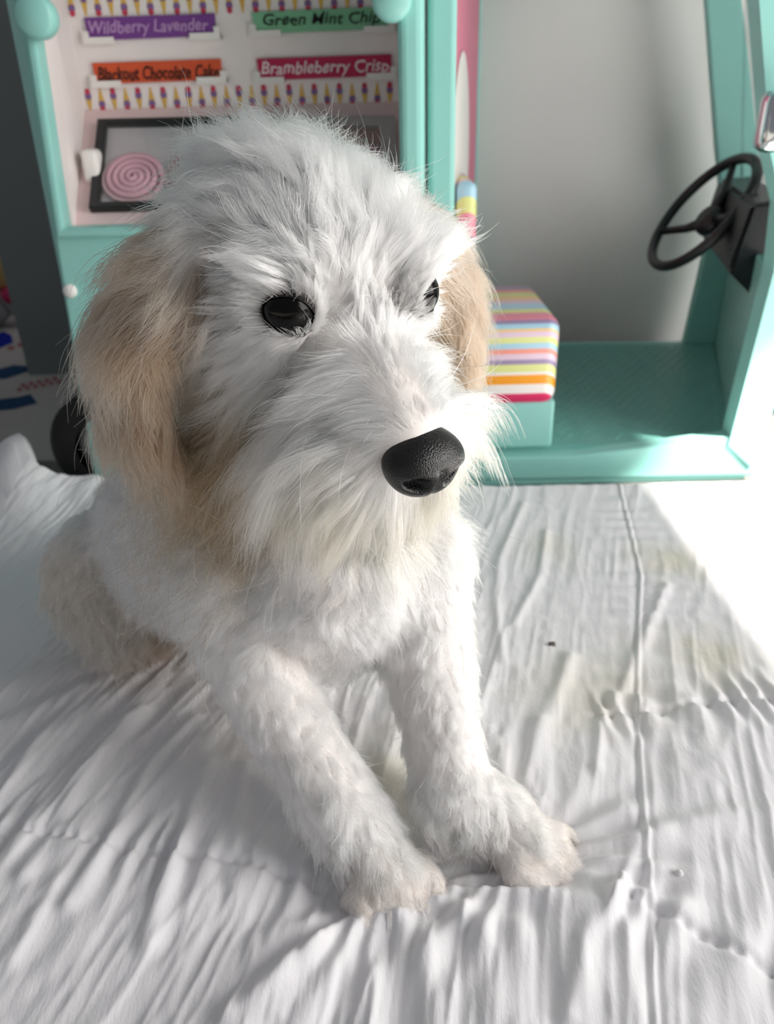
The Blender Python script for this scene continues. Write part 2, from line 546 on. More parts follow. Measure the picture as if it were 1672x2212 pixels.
# raised tread marks on the cab floor, too many and too small to count
tb = bmesh.new()
y = TY + 0.03
row = 0
while y < TB - 0.01:
    f = (y - TY) / (TB - TY)
    x = 0.13 + (row % 2) * 0.006
    while x < near_x + (far_x - near_x) * f - 0.01:
        a = math.radians(35 if (row + int(x * 1000 / 12)) % 2 else -35)
        dx, dyy = math.cos(a) * 0.0038, math.sin(a) * 0.0038
        nx, ny = -math.sin(a) * 0.0009, math.cos(a) * 0.0009
        base = [(x - dx - nx, y - dyy - ny), (x + dx - nx, y + dyy - ny), (x + dx + nx, y + dyy + ny), (x - dx + nx, y - dyy + ny)]
        v0 = [tb.verts.new((p[0], p[1], FT - 0.0002)) for p in base]
        v1 = [tb.verts.new((x + (p[0] - x) * .8, y + (p[1] - y) * .8, FT + 0.0006)) for p in base]
        tb.faces.new(v1)
        for k in range(4):
            tb.faces.new((v0[k], v0[(k + 1) % 4], v1[(k + 1) % 4], v1[k]))
        x += 0.012
    y += 0.0085
    row += 1
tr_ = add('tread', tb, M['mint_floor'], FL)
tr_['kind'] = 'stuff'
# sill in front of the cab floor: a strip that grows taller towards the nose
sill = [P(1000, 1040), P(1632, 1030), P(1622, 950), P(1578, 944), P(1480, 957), P(1236, 987), P(1000, 992)]
add('sill', slab([p_ + Vector((0, 0.0015, 0)) for p_ in sill], (0, 0.0165, 0), 0.002), T, TR)
# front corner (near) bowed outwards
inn = [P(1580, 938), P(1672, 586), P(1688, 440), P(1664, 330), P(1640, 0), P(1622, -150)]
inn[0] = P(1574, 962)
out = [P(1622, 1010), P(1676, 868), P(1760, 560), P(1745, 330), P(1705, 0), P(1690, -150)]
inn.append(Vector((inn[-1].x - 0.004, TY, ROOF))); out.append(Vector((out[-1].x - 0.006, TY, ROOF)))
bm = bmesh.new()
rows = []
for a, b in zip(inn, out):
    rows.append([bm.verts.new(p) for p in (a, b, b + Vector((0, 0.02, 0)), a + Vector((0, 0.02, 0)))])
for A, B in zip(rows[:-1], rows[1:]):
    for k in range(4):
        bm.faces.new((A[k], A[(k + 1) % 4], B[(k + 1) % 4], B[k]))
bm.faces.new(rows[0]); bm.faces.new(rows[-1])
bmesh.ops.bevel(bm, geom=[e for e in bm.edges if len(e.link_faces) == 2 and e.calc_face_angle(0) > 0.6], offset=0.003, segments=2, affect='EDGES')
add('front_pillar', bm, T, TR, False)
# far side of the cab: bottom lip, far pillars with the same bow
fb = TB + 0.0
far_in = [onY(x, y, fb) for x, y in ((1022, 744), (1478, 742), (1524, 543), (1560, 430), (1550, 330), (1527, 0), (1518, -120))]
far_in.append(Vector((far_in[-1].x - 0.01, fb, ROOF - 0.02)))
far_in.append(Vector((far_in[0].x, fb, ROOF - 0.02)))
far_out = [Vector((far_in[0].x - 0.012, fb, FZ + 0.01)), Vector((far_x, fb, FZ + 0.01))] + [onY(x, y, fb) for x, y in ((1610, 560), (1650, 430), (1640, 330), (1604, 0), (1596, -120))]
far_out.append(Vector((far_out[-1].x - 0.01, fb, ROOF)))
far_out.append(Vector((far_out[0].x, fb, ROOF)))
add('far_panel', ringslab(far_out, far_in, (0, 0.012, 0), 0.002), T, TR)
kx = far_out[0].x
add('kitchen_back', box(oBL.x + 0.006, kx + 0.001, fb, fb + 0.012, FZ + 0.01, ROOF), T, TR)
RX = oBL.x - 0.006
bm = bmesh.new()
q0 = [Vector((oBL.x + 0.001, TY + 0.012, -0.01)), Vector((RX + 0.001, TY + 0.05, -0.01)), Vector((RX + 0.001, fb, -0.01))]
q1 = [Vector((oTL.x + 0.001, TY + 0.012, ROOF)), Vector((RX + 0.001, TY + 0.05, ROOF)), Vector((RX + 0.001, fb, ROOF))]
va_ = [[bm.verts.new(p + Vector((o_, 0, 0))) for p in q0] for o_ in (0, 0.005)]
vb_ = [[bm.verts.new(p + Vector((o_, 0, 0))) for p in q1] for o_ in (0, 0.005)]
for k in range(2):
    for side in (0, 1):
        bm.faces.new((va_[side][k], va_[side][k + 1], vb_[side][k + 1], vb_[side][k]))
    for e_ in (va_, vb_):
        bm.faces.new((e_[0][k], e_[0][k + 1], e_[1][k + 1], e_[1][k]))
for k in (0, 2):
    bm.faces.new((va_[0][k], va_[1][k], vb_[1][k], vb_[0][k]))
add('rear_panel', bm, T, TR)
# slanting pink partition behind the seat with a white oval print
pa, pb = Vector((pR - 0.003, TY + 0.02, 0)), Vector((far_in[0].x - 0.003, fb, 0))
pdir = (pb - pa).normalized(); pn = Vector((pdir.y, -pdir.x, 0))
add('partition', slab([pa + Vector((0, 0, 0.01)), pb + Vector((0, 0, 0.01)), pb + Vector((0, 0, ROOF - 0.01)), pa + Vector((0, 0, ROOF - 0.01))], -pn * 0.006), M['pink'], TR)
ov = []
pm = pa + (pb - pa) * 0.34
for k in range(28):
    a = k / 28 * math.tau
    ov.append(pm + pdir * 0.085 * math.cos(a) + Vector((0, 0, 0.245 + 0.085 * math.sin(a))) + pn * 0.0004)
add('oval_print', slab(ov, pn * 0.0006), M['white_plastic'], TR)
# roof
rf = [Vector((oTL.x - 0.004, TY - 0.006, ROOF)), Vector((out[-1].x + 0.004, TY - 0.006, ROOF)), Vector((far_out[-2].x + 0.01, fb + 0.014, ROOF)), Vector((oTL.x - 0.004, fb + 0.014, ROOF))]
add('roof', slab(rf, (0, 0, 0.02), 0.008, 3), T, TR)
# front wall of the cab, windscreen, dashboard
DZ = 0.165
fa, fbv = Vector((near_x + 0.008, TY + 0.018, 0.005)), Vector((far_x + 0.002, fb, 0.005))
ta, tb2 = Vector((P(1690, 440).x + 0.004, TY + 0.018, DZ)), Vector((onY(1600, 430, fb).x, fb, DZ))
add('front_wall', slab([fa, fbv, tb2, ta], (0.008, 0, 0), 0.001, 1), T, TR)
wa, wb = Vector((P(1665, 0).x, TY + 0.018, ROOF)), Vector((onY(1575, 0, fb).x, fb, ROOF))
wsd = add('windscreen', slab([ta + Vector((0.002, 0, 0)), tb2 + Vector((0.002, 0, 0)), wb, wa], (0.003, 0, 0)), M['windshield'], TR)
dq = [(1524, 530), (1640, 662), (1668, 640), (1668, 405), (1592, 400)]
dpts = [onY(x, y, 0.86) for x, y in dq]
D0 = [Vector((p.x, 0.72, p.z)) for p in dpts]
dc = Vector((0.05, 0.20, 0.0))
s_ = onY(1640, 662, 0.86)
# dashboard profile in XZ swept along the slanting front wall
prof = [onY(x, y, 0.82) for x, y in ((1566, 412), (1650, 404), (1700, 520), (1662, 690), (1520, 545))]
base0 = prof[0].y
d_dir = (fbv - fa).normalized()
bm = bmesh.new()
r0 = [bm.verts.new(p - d_dir * 0.10 + Vector((0.018, 0, 0))) for p in prof]
r1 = [bm.verts.new(p + d_dir * 0.115 - Vector((0.0, 0, 0))) for p in prof]
for k in range(5):
    bm.faces.new((r0[k], r0[(k + 1) % 5], r1[(k + 1) % 5], r1[k]))
bm.faces.new(r0); bm.faces.new(r1)
bmesh.ops.bevel(bm, geom=list(bm.edges), offset=0.004, segments=2, affect='EDGES')
add('dashboard', bm, M['black'], TR)
# steering wheel
sc = atd(1516, 460, 0.80)
axv = (RV * 0.80 + UV * -0.50 + FWD * 0.33).normalized()
rim_r = 134 / F * 0.80
e1 = (RV * (145 / 272) + UV * (230 / 272)); e1 = (e1 - axv * e1.dot(axv)).normalized(); e2 = axv.cross(e1)
SW = add('steering_wheel', tube([sc + (e1 * math.cos(k / 48 * math.tau) + e2 * math.sin(k / 48 * math.tau)) * rim_r for k in range(48)], 0.0052, 12, True), M['black'], TR, True)
for ang in (100, 260, 0):
    a = math.radians(ang)
    dv = e1 * math.cos(a) + e2 * math.sin(a)
    add('spoke', tube([sc + axv * 0.012, sc + axv * 0.010 + dv * rim_r * .5, sc + dv * rim_r], [0.007, 0.0045, 0.0035], 8), M['black'], SW, True)
add('wheel_hub', lathe([(0, -0.003), (0.012, -0.002), (0.016, 0.004), (0.016, 0.010), (0.009, 0.016)], sc + axv * 0.006, axv, 24), M['black'], SW, True)
add('steering_column', tube([sc + axv * 0.01, sc + axv * 0.05, sc + axv * 0.075], [0.009, 0.010, 0.012], 14), M['black'], TR, True)
add('column_ring', lathe([(0.0095, 0), (0.012, 0.001), (0.012, 0.006), (0.0095, 0.007)], sc + axv * 0.024, axv, 24), M['chrome'], TR, True)
# chrome mirror on the near pillar
mc = P(1672, 262, TY - 0.022)
bm = box(mc.x - 0.0105, mc.x + 0.012, mc.y - 0.010, mc.y + 0.010, mc.z - 0.020, mc.z + 0.020, 0.0075, 4)
mr = add('side_mirror', bm, M['chrome'], TR, True)
add('mirror_arm', tube([mc + Vector((0.004, 0.006, 0.004)), mc + Vector((0.012, 0.016, 0.008)), mc + Vector((0.018, 0.026, 0.010))], 0.004, 10), M['chrome'], mr, True)
# striped driver's seat
def stripes(name, cols, off, span):
    g = bpy.data.materials.new(name)
    g.use_nodes = True
    nt = g.node_tree
    b = nt.nodes['Principled BSDF']
    b.inputs['Roughness'].default_value = 0.28
    tc = nt.nodes.new('ShaderNodeTexCoord')
    sp = nt.nodes.new('ShaderNodeSeparateXYZ')
    nt.links.new(tc.outputs['Object'], sp.inputs[0])
    s1 = nt.nodes.new('ShaderNodeMath'); s1.operation = 'SUBTRACT'
    nt.links.new(sp.outputs['Z'], s1.inputs[0]); nt.links.new(sp.outputs['Y'], s1.inputs[1])
    mr_ = nt.nodes.new('ShaderNodeMapRange')
    mr_.inputs['From Min'].default_value = off
    mr_.inputs['From Max'].default_value = off + span
    nt.links.new(s1.outputs[0], mr_.inputs['Value'])
    rp = nt.nodes.new('ShaderNodeValToRGB')
    rp.color_ramp.interpolation = 'CONSTANT'
    el = rp.color_ramp.elements
    el[0].position = 0; el[0].color = cols[0][1]
    el[1].position = cols[1][0]; el[1].color = cols[1][1]
    for p, c in cols[2:]:
        e = el.new(p); e.color = c
    nt.links.new(mr_.outputs[0], rp.inputs[0])
    nt.links.new(rp.outputs[0], b.inputs['Base Color'])
    return g
Yc = 0.648
z_top, z_bot = onY(1120, 690, Yc).z, onY(1120, 880, Yc).z
Yb = onZ(1120, 612, z_top).y
xr = onY(1209, 780, Yc).x
# colours read down the front face in pixels (690..880), then over the top to the back edge
seq = [(880, 'crimson'), (852, 'white'), (832, 'orange'), (812, 'white'), (804, 'lime'), (788, 'purple'), (778, 'lilac'), (765, 'salmon'),
       (756, 'blue'), (742, 'lime'), (730, 'lilac'), (718, 'gold'), (710, 'blue'), (696, 'purple'), (688, 'rose'), (676, 'lime'), (668, 'blue'), (656, 'lilac'),
       (648, 'gold'), (640, 'lime'), (632, 'salmon'), (626, 'purple'), (618, 'rose')]
pal = {'crimson': srgb(214, 40, 98), 'white': srgb(240, 232, 228), 'orange': srgb(244, 160, 30), 'lime': srgb(214, 220, 120), 'purple': srgb(132, 104, 156), 'lilac': srgb(220, 188, 210),
       'salmon': srgb(238, 128, 104), 'blue': srgb(150, 200, 222), 'gold': srgb(238, 190, 96), 'rose': srgb(226, 110, 138)}
pal = {k_: tuple(c_ * .85 + .12 for c_ in v_[:3]) + (1,) if k_ not in ('crimson', 'orange') else v_ for k_, v_ in pal.items()}
tot0 = (z_bot - Yc)
vals = []
for py, c in seq:
    if py >= 690:
        v = onY(1120, py, Yc).z - Yc - tot0
    else:
        v = (z_top - Yc - tot0) + (onZ(1120, py, z_top).y - Yc)
    vals.append((v, pal[c]))
span = (z_top - z_bot) + (Yb - Yc)
# object coordinate of the seat runs up the front (z) and then back over the top (y): use z + y there
cols = [(max(0, v / span), c) for v, c in vals]
M['stripes'] = stripes('striped_upholstery', cols, 0, span)
nt = M['stripes'].node_tree
for n in nt.nodes:
    if n.type == 'MATH':
        n.operation = 'ADD'
xs0 = pR + 0.002
seat = bmesh.new()
seat = box(xs0, xr, Yc, Yb, z_bot, z_top, 0.012, 5)
SE = add('seat_cushion', seat, M['stripes'], TR, True)
# move mesh origin so that z + y starts at the lower front edge
def reorigin(o, w):
    d = Vector(w) - (wpos(o))
    o.data.transform(Matrix.Translation(-d))
    o.location = o.location + d
reorigin(SE, (xs0, Yc, z_bot))
zb2 = onY(1010, 385, 0.72).z
SBk = add('seat_back', box(xs0 + 0.004, onY(1031, 470, 0.69).x, 0.69, Yb + 0.03, z_top - 0.006, zb2, 0.0075, 5), M['stripes'], TR, True)
reorigin(SBk, (xs0, 0.69, z_top - 0.02))
sb1 = onY(1194, 940, Yc + 0.004)
add('seat_base', box(xs0, sb1.x, Yc + 0.004, Yb - 0.01, FT, z_bot + 0.004, 0.003), T, TR)

# ------------------------------------------------------------------ printed rug and doll in the gap beside the truck
M['rug'] = mat('pale_printed_rug', srgb(190, 182, 178), 0.9, 0.1, noise=(40, 0.10))
rg = [onZ(x, y, FZ) for x, y in ((-260, 1000), (330, 1000), (260, 770), (90, 690), (-200, 672))]
rug = add('printed_rug', slab([Vector((p.x, min(p.y, WY - 0.04) if p.x > gx else p.y, FZ)) for p in rg], (0, 0, 0.003)), M['rug'])
tag(rug, 'pale rug printed with blue and red shapes beside the toy truck', 'rug')
def patch(px, colr):
    a = [onZ(x, y, FZ + 0.0031) for x, y in px]
    add('print_shape', slab(a, (0, 0, 0.0004)), colr, rug)
navy, royal, redp = mat('navy_print', srgb(44, 74, 108), .9, .1, noise=(60, .1)), mat('royal_blue_print', srgb(24, 40, 150), .9, .1, noise=(60, .1)), mat('faded_red_print', srgb(170, 110, 112), .9, .1, noise=(60, .1))
patch([(-60, 800), (0, 797), (30, 789), (78, 793), (60, 803), (14, 818), (-50, 822)], navy)
patch([(-60, 870), (40, 858), (66, 852), (80, 871), (30, 884), (-50, 892)], navy)
patch([(-30, 735), (6, 716), (24, 724), (28, 740), (0, 752), (-30, 758)], royal)
for k in range(11):
    cx, cy = 42 + (k % 6) * 17 + (k // 6) * 8, 842 - (k % 6) * 3.4 - (k // 6) * 10
    patch([(cx - 6, cy + 2), (cx, cy + 5), (cx + 6, cy + 1), (cx + 5, cy - 4), (cx - 3, cy - 4)], redp)
for cx, cy in ((24, 752), (45, 745), (-20, 780)):
    patch([(cx - 9, cy + 2), (cx, cy + 5), (cx + 8, cy + 1), (cx + 4, cy - 5), (cx - 5, cy - 4)], redp)
db = onZ(8, 706, FZ + 0.003)
doll = empty('doll', (db.x, db.y, FZ + 0.003), 'small doll with blond hair and pink bow lying by the black gap', 'doll')
def blob(c, r, seed, n=3, amp=0.12):
    bm = bmesh.new()
    bmesh.ops.create_icosphere(bm, subdivisions=n, radius=1)
    rr = random.Random(seed)
    ph = [rr.random() * 6 for _ in range(6)]
    for v in bm.verts:
        k = 1 + amp * (math.sin(v.co.x * 4 + ph[0]) + math.sin(v.co.y * 5 + ph[1]) + math.sin(v.co.z * 6 + ph[2])) / 2
        v.co = Vector(c) + Vector((v.co.x * r[0], v.co.y * r[1], v.co.z * r[2])) * k
    return bm
d0 = db + Vector((0, 0, 0.003))
add('hair', blob(d0 + Vector((-0.012, 0.03, 0.075)), (0.032, 0.03, 0.030), 1), mat('blond_hair', srgb(186, 156, 104), .7, .3, noise=(60, .2)), doll, True)
add('bow', blob(d0 + Vector((0.018, 0.01, 0.045)), (0.014, 0.010, 0.015), 2), mat('pink_bow', srgb(190, 50, 96), .6, .3, noise=(60, .1)), doll, True)
add('dress', blob(d0 + Vector((-0.014, 0.0, 0.020)), (0.030, 0.028, 0.024), 3), mat('grey_dress', srgb(150, 148, 150), .8, .2, noise=(60, .1)), doll, True)
add('sleeve', blob(d0 + Vector((0.030, 0.006, 0.020)), (0.010, 0.012, 0.024), 4), mat('teal_sleeve', srgb(70, 132, 136), .8, .2, noise=(60, .1)), doll, True)

# ------------------------------------------------------------------ comforter
PAWA, PAWB = onZ(835, 1890, 0.0), onZ(1120, 1830, 0.0)
HIND = onZ(255, 1330, 0.0)
SEATP = Vector((-0.135, 0.42, 0))
def seg_dist(x, y, pts):
    best = np.full(x.shape, 9.0); along = np.zeros(x.shape); acc = 0.0
    for (ax, ay), (bx, by) in zip(pts[:-1], pts[1:]):
        dx, dy_ = bx - ax, by - ay
        L2 = dx * dx + dy_ * dy_
        t = np.clip(((x - ax) * dx + (y - ay) * dy_) / L2, 0, 1)
        d = np.hypot(x - ax - t * dx, y - ay - t * dy_)
        L = math.sqrt(L2)
        along = np.where(d < best, acc + t * L, along)
        best = np.minimum(best, d)
        acc += L
    return best, along
def pix(*pp):
    return [(onZ(a, b, 0.0).x, onZ(a, b, 0.0).y) for a, b in pp]
SEAMS = [pix((1330, 1010), (1385, 1240), (1378, 1400), (1380, 1560), (1392, 1760), (1408, 1960), (1410, 2100), (1420, 2300), (1426, 2600))]
RUNS = [pix((1290, 1545), (1390, 1538), (1500, 1522), (1700, 1508)), pix((1320, 1925), (1400, 1962), (1500, 2010), (1600, 2060), (1720, 2110)),
        pix((-60, 1790), (150, 1812), (330, 1846), (520, 1860), (690, 1893))]
CREASES = [(pix((1440, 1265), (1400, 1360), (1340, 1500), (1296, 1560), (1288, 1660)), .0030, .006), (pix((1130, 1090), (1080, 1210), (1070, 1300), (1088, 1430)), .0022, .005),
           (pix((1180, 1150), (1170, 1240), (1110, 1350)), .0022, .005), (pix((1230, 1420), (1180, 1560), (1165, 1720)), .0040, .008), (pix((1165, 1560), (1140, 1680), (1160, 1800)), .0035, .007),
           (pix((500, 2200), (620, 2090), (770, 1985), (850, 1975)), .0050, .009), (pix((850, 1980), (980, 1930), (1160, 1935), (1300, 1960), (1340, 1915)), .0045, .010),
           (pix((1340, 1915), (1320, 1960), (1260, 2050), (1225, 2200)), .0035, .007), (pix((1000, 1985), (1060, 2060), (1070, 2200)), .0045, .010),
           (pix((880, 2010), (820, 2120), (800, 2230)), .0035, .008), (pix((930, 2000), (925, 2230)), .0035, .008), (pix((690, 2050), (600, 2200)), .0030, .007),
           (pix((1330, 1960), (1360, 2080), (1378, 2230)), .0020, .005), (pix((60, 1900), (230, 1600), (300, 1520)), .0035, .007), (pix((150, 1960), (330, 1640), (420, 1540)), .0035, .007),
           (pix((320, 2040), (400, 1800), (450, 1660)), .0040, .008), (pix((20, 1700), (110, 1560), (170, 1490)), .0030, .006), (pix((500, 1900), (520, 1740), (530, 1660)), .0030, .007),
           (pix((640, 1830), (600, 1740), (560, 1690)), .0030, .008), (pix((30, 2080), (120, 1930), (200, 1820)), .0030, .007),
           (pix((1420, 1800), (1560, 1770), (1700, 1765)), .0030, .010), (pix((1250, 1900), (1330, 1850), (1420, 1800)), .0030, .010)]
def bed_height(x, y, fine=True):
    # folds run across the bed along a slanting direction
    a = x * .957 - y * .287; b = x * .287 + y * .957
    wx = a + 0.012 * (vnoise(a * 14 + 3, b * 9) - .5); wy = b + 0.02 * (vnoise(a * 10, b * 8 + 7) - .5)
    h = 0.008 * (vnoise(a * 9 + 11, b * 6 + 2) - .5)
    h += 0.0030 * (vnoise(wx * 34, wy * 6 + 5) - .5)
    amp = 0.35 + 1.1 * vnoise(a * 14 + 30, b * 10 + 4)
    rid = (1 - np.abs(2 * vnoise(wx * 80 + 9, wy * 10 + 1) - 1)) ** 1.6
    h += 0.0016 * amp * (rid - .4)
    amp2 = 0.3 + 1.2 * vnoise(a * 22 + 3, b * 16 + 40)
    rid2 = (1 - np.abs(2 * vnoise(wx * 170 + 50, wy * 20 + 17) - 1)) ** 1.8
    h += 0.0012 * amp2 * (rid2 - .4)
    rid3 = 1 - np.abs(2 * vnoise((wx + .1 * wy) * 330 + 50, wy * 60 + 17) - 1)
    h += 0.0006 * amp2 * (rid3 - .5)
    h += 0.0009 * (vnoise(a * 190 + 5, b * 120 + 9) - .5)
    far = sstep(0.30, 0.50, y) * sstep(0.0, 0.05, x)
    h *= (1 - 0.30 * far) * (1 - 0.42 * sstep(0.03, 0.10, x))
    for s in SEAMS:
        d, al_ = seg_dist(x, y, s)
        h += 0.0010 * np.exp(-(d / 0.0012) ** 2) - 0.0007 * np.exp(-((d - 0.0022) / 0.0013) ** 2)
        h += 0.0010 * np.exp(-(d / 0.02) ** 2) * np.sin(al_ * 330 + 2 * np.sin(al_ * 60))
    for s in RUNS:
        d, al_ = seg_dist(x, y, s)
        h += -0.0030 * np.exp(-(d / 0.0022) ** 2) * (0.75 + 0.25 * np.sin(al_ * 900))
        h += 0.0022 * np.exp(-(d / 0.016) ** 2) * np.sin(al_ * 420 + 3 * np.sin(al_ * 70))
    for s, am, wd in CREASES:
        d, al_ = seg_dist(x, y, s)
        h += am * .75 * np.exp(-(d / (wd * .62)) ** 2)
    # dips where the puppy stands and sits, with folds drawn towards them
    for c, r, dp in ((PAWA, 0.034, 0.011), (PAWB, 0.034, 0.011), (SEATP, 0.075, 0.012)):
        dx, dy_ = x - c.x, y - c.y
        rr = np.hypot(dx, dy_)
        h -= dp * np.exp(-(rr / r) ** 2)
        an = np.arctan2(dy_, dx)
        h += 0.0016 * np.exp(-((rr - r * 1.5) / (r * .9)) ** 2) * np.sin(an * 15 + 3 * np.sin(an * 3))
    # puffed roll in front of the paws and by the left back corner
    d, al_ = seg_dist(x, y, pix((420, 2330), (700, 2060), (860, 2010), (1150, 1960), (1300, 1990)))
    h += 0.0060 * np.exp(-(d / 0.022) ** 2)
    lb = sstep(-0.215, -0.27, x) * sstep(0.52, 0.62, y)
    h += lb * (0.018 + 0.009 * np.sin((x + y * .25) * 75 + 1.0))
    h += 0.012 * sstep(-0.10, -0.30, x) * sstep(0.40, 0.60, y)
    return h
nx_, ny_ = 640, 420
gx_ = np.concatenate([np.linspace(-0.66, -0.30, 40)[:-1], np.linspace(-0.30, 0.32, 562), np.linspace(0.32, 0.66, 40)[1:]])
gy_ = np.concatenate([np.linspace(-0.06, 0.14, 40)[:-1], np.linspace(0.14, 0.614, 432)])
nx_, ny_ = len(gx_), len(gy_)
X, Yg = np.meshgrid(gx_, gy_)
Yw = Yg + 0.055 * sstep(-0.29, -0.33, X) * sstep(0.45, 0.614, Yg)
Z = bed_height(X, Yw)
edge = np.minimum(np.minimum(X + 0.66, 0.66 - X), np.minimum(0.614 - Yg, Yg + 0.06))
Z = Z - 0.010 * (1 - sstep(0, 0.012, edge)) ** 2
Z = np.maximum(Z, FZ + 0.004)
def bedz(x, y):
    return float(bed_height(np.array([x]), np.array([y]))[0])
verts = np.stack([X, Yw, Z], -1).reshape(-1, 3)
idx = np.arange(nx_ * ny_).reshape(ny_, nx_)
quads = np.stack([idx[:-1, :-1], idx[:-1, 1:], idx[1:, 1:], idx[1:, :-1]], -1).reshape(-1, 4)
loop = np.concatenate([idx[0, :-1], idx[:-1, -1], idx[-1, :0:-1], idx[:0:-1, 0]])
low = verts[loop].copy(); low[:, 2] = FZ
nb = len(verts)
allv = np.concatenate([verts, low])
k = np.arange(len(loop)); k2 = (k + 1) % len(loop)
skirt = np.stack([loop[k2], loop[k], nb + k, nb + k2], -1)
me = bpy.data.meshes.new('comforter')
me.from_pydata(allv.tolist(), [], quads.tolist() + skirt.tolist() + [list(range(nb + len(loop) - 1, nb - 1, -1))])
me.update()
# faint yellow stains kept as a colour attribute
st = np.zeros(len(allv))
for (px, py), r, a in (((1460, 1210), .022, .8), ((1540, 1420), .026, .7), ((1330, 1480), .03, .5), ((1490, 1390), .014, .6), ((1180, 1180), .02, .4), ((1270, 1500), .03, .5), ((860, 1690), .03, .7), ((560, 1600), .03, .3)):
    c = onZ(px, py, 0)
    q = np.hypot(allv[:, 0] - c.x, allv[:, 1] - c.y) / r
    q = q * (0.7 + 0.8 * vnoise(allv[:, 0] * 70, allv[:, 1] * 70))
    st = np.maximum(st, a * np.exp(-q ** 2))
att = me.attributes.new('stain', 'FLOAT', 'POINT')
att.data.foreach_set('value', st.astype(np.float32))
cf = bpy.data.materials.new('white_crinkled_cotton')
cf.use_nodes = True
nt = cf.node_tree
b = nt.nodes['Principled BSDF']
b.inputs['Roughness'].default_value = 0.9
b.inputs['Specular IOR Level'].default_value = 0.15
b.inputs['Sheen Weight'].default_value = 0.1
at = nt.nodes.new('ShaderNodeAttribute'); at.attribute_name = 'stain'
mx = nt.nodes.new('ShaderNodeMix'); mx.data_type = 'RGBA'
mx.inputs[6].default_value = srgb(240, 238, 241)
mx.inputs[7].default_value = srgb(226, 220, 200)
nt.links.new(at.outputs['Fac'], mx.inputs[0])
nt.links.new(mx.outputs[2], b.inputs['Base Color'])
tc = nt.nodes.new('ShaderNodeTexCoord')
wv = nt.nodes.new('ShaderNodeTexNoise'); wv.inputs['Scale'].default_value = 700; wv.inputs['Detail'].default_value = 3
mp = nt.nodes.new('ShaderNodeMapping'); mp.inputs['Scale'].default_value = (1.0, 0.35, 1.0)
nt.links.new(tc.outputs['Object'], mp.inputs[0]); nt.links.new(mp.outputs[0], wv.inputs['Vector'])
bp = nt.nodes.new('ShaderNodeBump'); bp.inputs['Strength'].default_value = 0.35; bp.inputs['Distance'].default_value = 0.0006
nt.links.new(wv.outputs['Fac'], bp.inputs['Height']); nt.links.new(bp.outputs['Normal'], b.inputs['Normal'])
comf = add('comforter', me, cf, None, True)
tag(comf, 'white crinkled cotton comforter with stitched seams under the puppy', 'comforter')
# bits of lint on the cloth
for i, (px, py, r) in enumerate(((1192, 1393, 0.0013), (1465, 1893, 0.0012))):
    c = onZ(px, py, 0.0); c.z = bedz(c.x, c.y) + r * .5
    o = add('lint', blob(c, (r * 1.6, r, r), 20 + i, 2, .4), mat('lint_%d' % i, srgb(120, 112, 108) if i == 0 else srgb(235, 233, 232), .9, .1, noise=(400, .2)), None, True)
    tag(o, ('dark grey fleck of lint on the flat cloth beyond the front paws', 'white fleck of lint beside the long straight seam')[i], 'lint')

# ------------------------------------------------------------------ the puppy
YAW, TILT = math.radians(34), math.radians(25)
hf = Vector((math.sin(YAW) * math.cos(TILT), -math.cos(YAW) * math.cos(TILT), -math.sin(TILT)))
hs = Vector((-math.cos(YAW), -math.sin(YAW), 0))          # towards the puppy's own right (the near eye)
hu = hs.cross(hf).normalized()
HE = atd(754, 648, 0.289)                                    # between the eyes
def HL(f, s, u):
    return HE + hf * f + hs * s + hu * u
# spheres (centre, radius) joined into chains; ellipsoids (centre, axes, radii)
prim = bmesh.new()
def ball(c, r, ax=None, n=2):
    g = bmesh.ops.create_icosphere(prim, subdivisions=n, radius=1.0)
    for v in g['verts']:
        if ax is None:
            v.co = Vector(c) + v.co * r
        else:
            v.co = Vector(c) + ax[0] * (v.co.x * r[0]) + ax[1] * (v.co.y * r[1]) + ax[2] * (v.co.z * r[2])
HAX = (hf, hs, hu)
def chain(pts, step=0.35):
    """pts [(centre, radius)...]: a run of overlapping balls"""
    for (a, ra), (b_, rb) in zip(pts[:-1], pts[1:]):
        a, b_ = Vector(a), Vector(b_)
        n = max(2, int((b_ - a).length / (min(ra, rb) * step)))
        for i in range(n + 1):
            t = i / n
            ball(a.lerp(b_, t), ra + (rb - ra) * t)
# --- head
ball(HL(-0.036, 0, -0.006), (0.043, 0.041, 0.034), HAX, 3)
ball(HL(-0.016, 0, 0.004), (0.024, 0.030, 0.020), HAX, 3)           # brow
for sg_ in (1, -1):
    ball(HL(-0.022, sg_ * 0.026, -0.016), (0.028, 0.020, 0.026), HAX, 3)      # cheeks
    ball(HL(-0.006, sg_ * 0.0225, 0.0095), (0.012, 0.012, 0.0085), HAX, 2)    # brow ridge
    ball(HL(0.034, sg_ * 0.014, -0.037), (0.022, 0.018, 0.018), HAX, 2)       # lips
chain([(HL(-0.012, 0, -0.010), 0.0240), (HL(0.012, 0, -0.019), 0.0205), (HL(0.046, 0, -0.0260), 0.0170)])
chain([(HL(-0.015, 0, -0.036), 0.023), (HL(0.018, 0, -0.046), 0.0185), (HL(0.038, 0, -0.049), 0.0145)])       # lower jaw
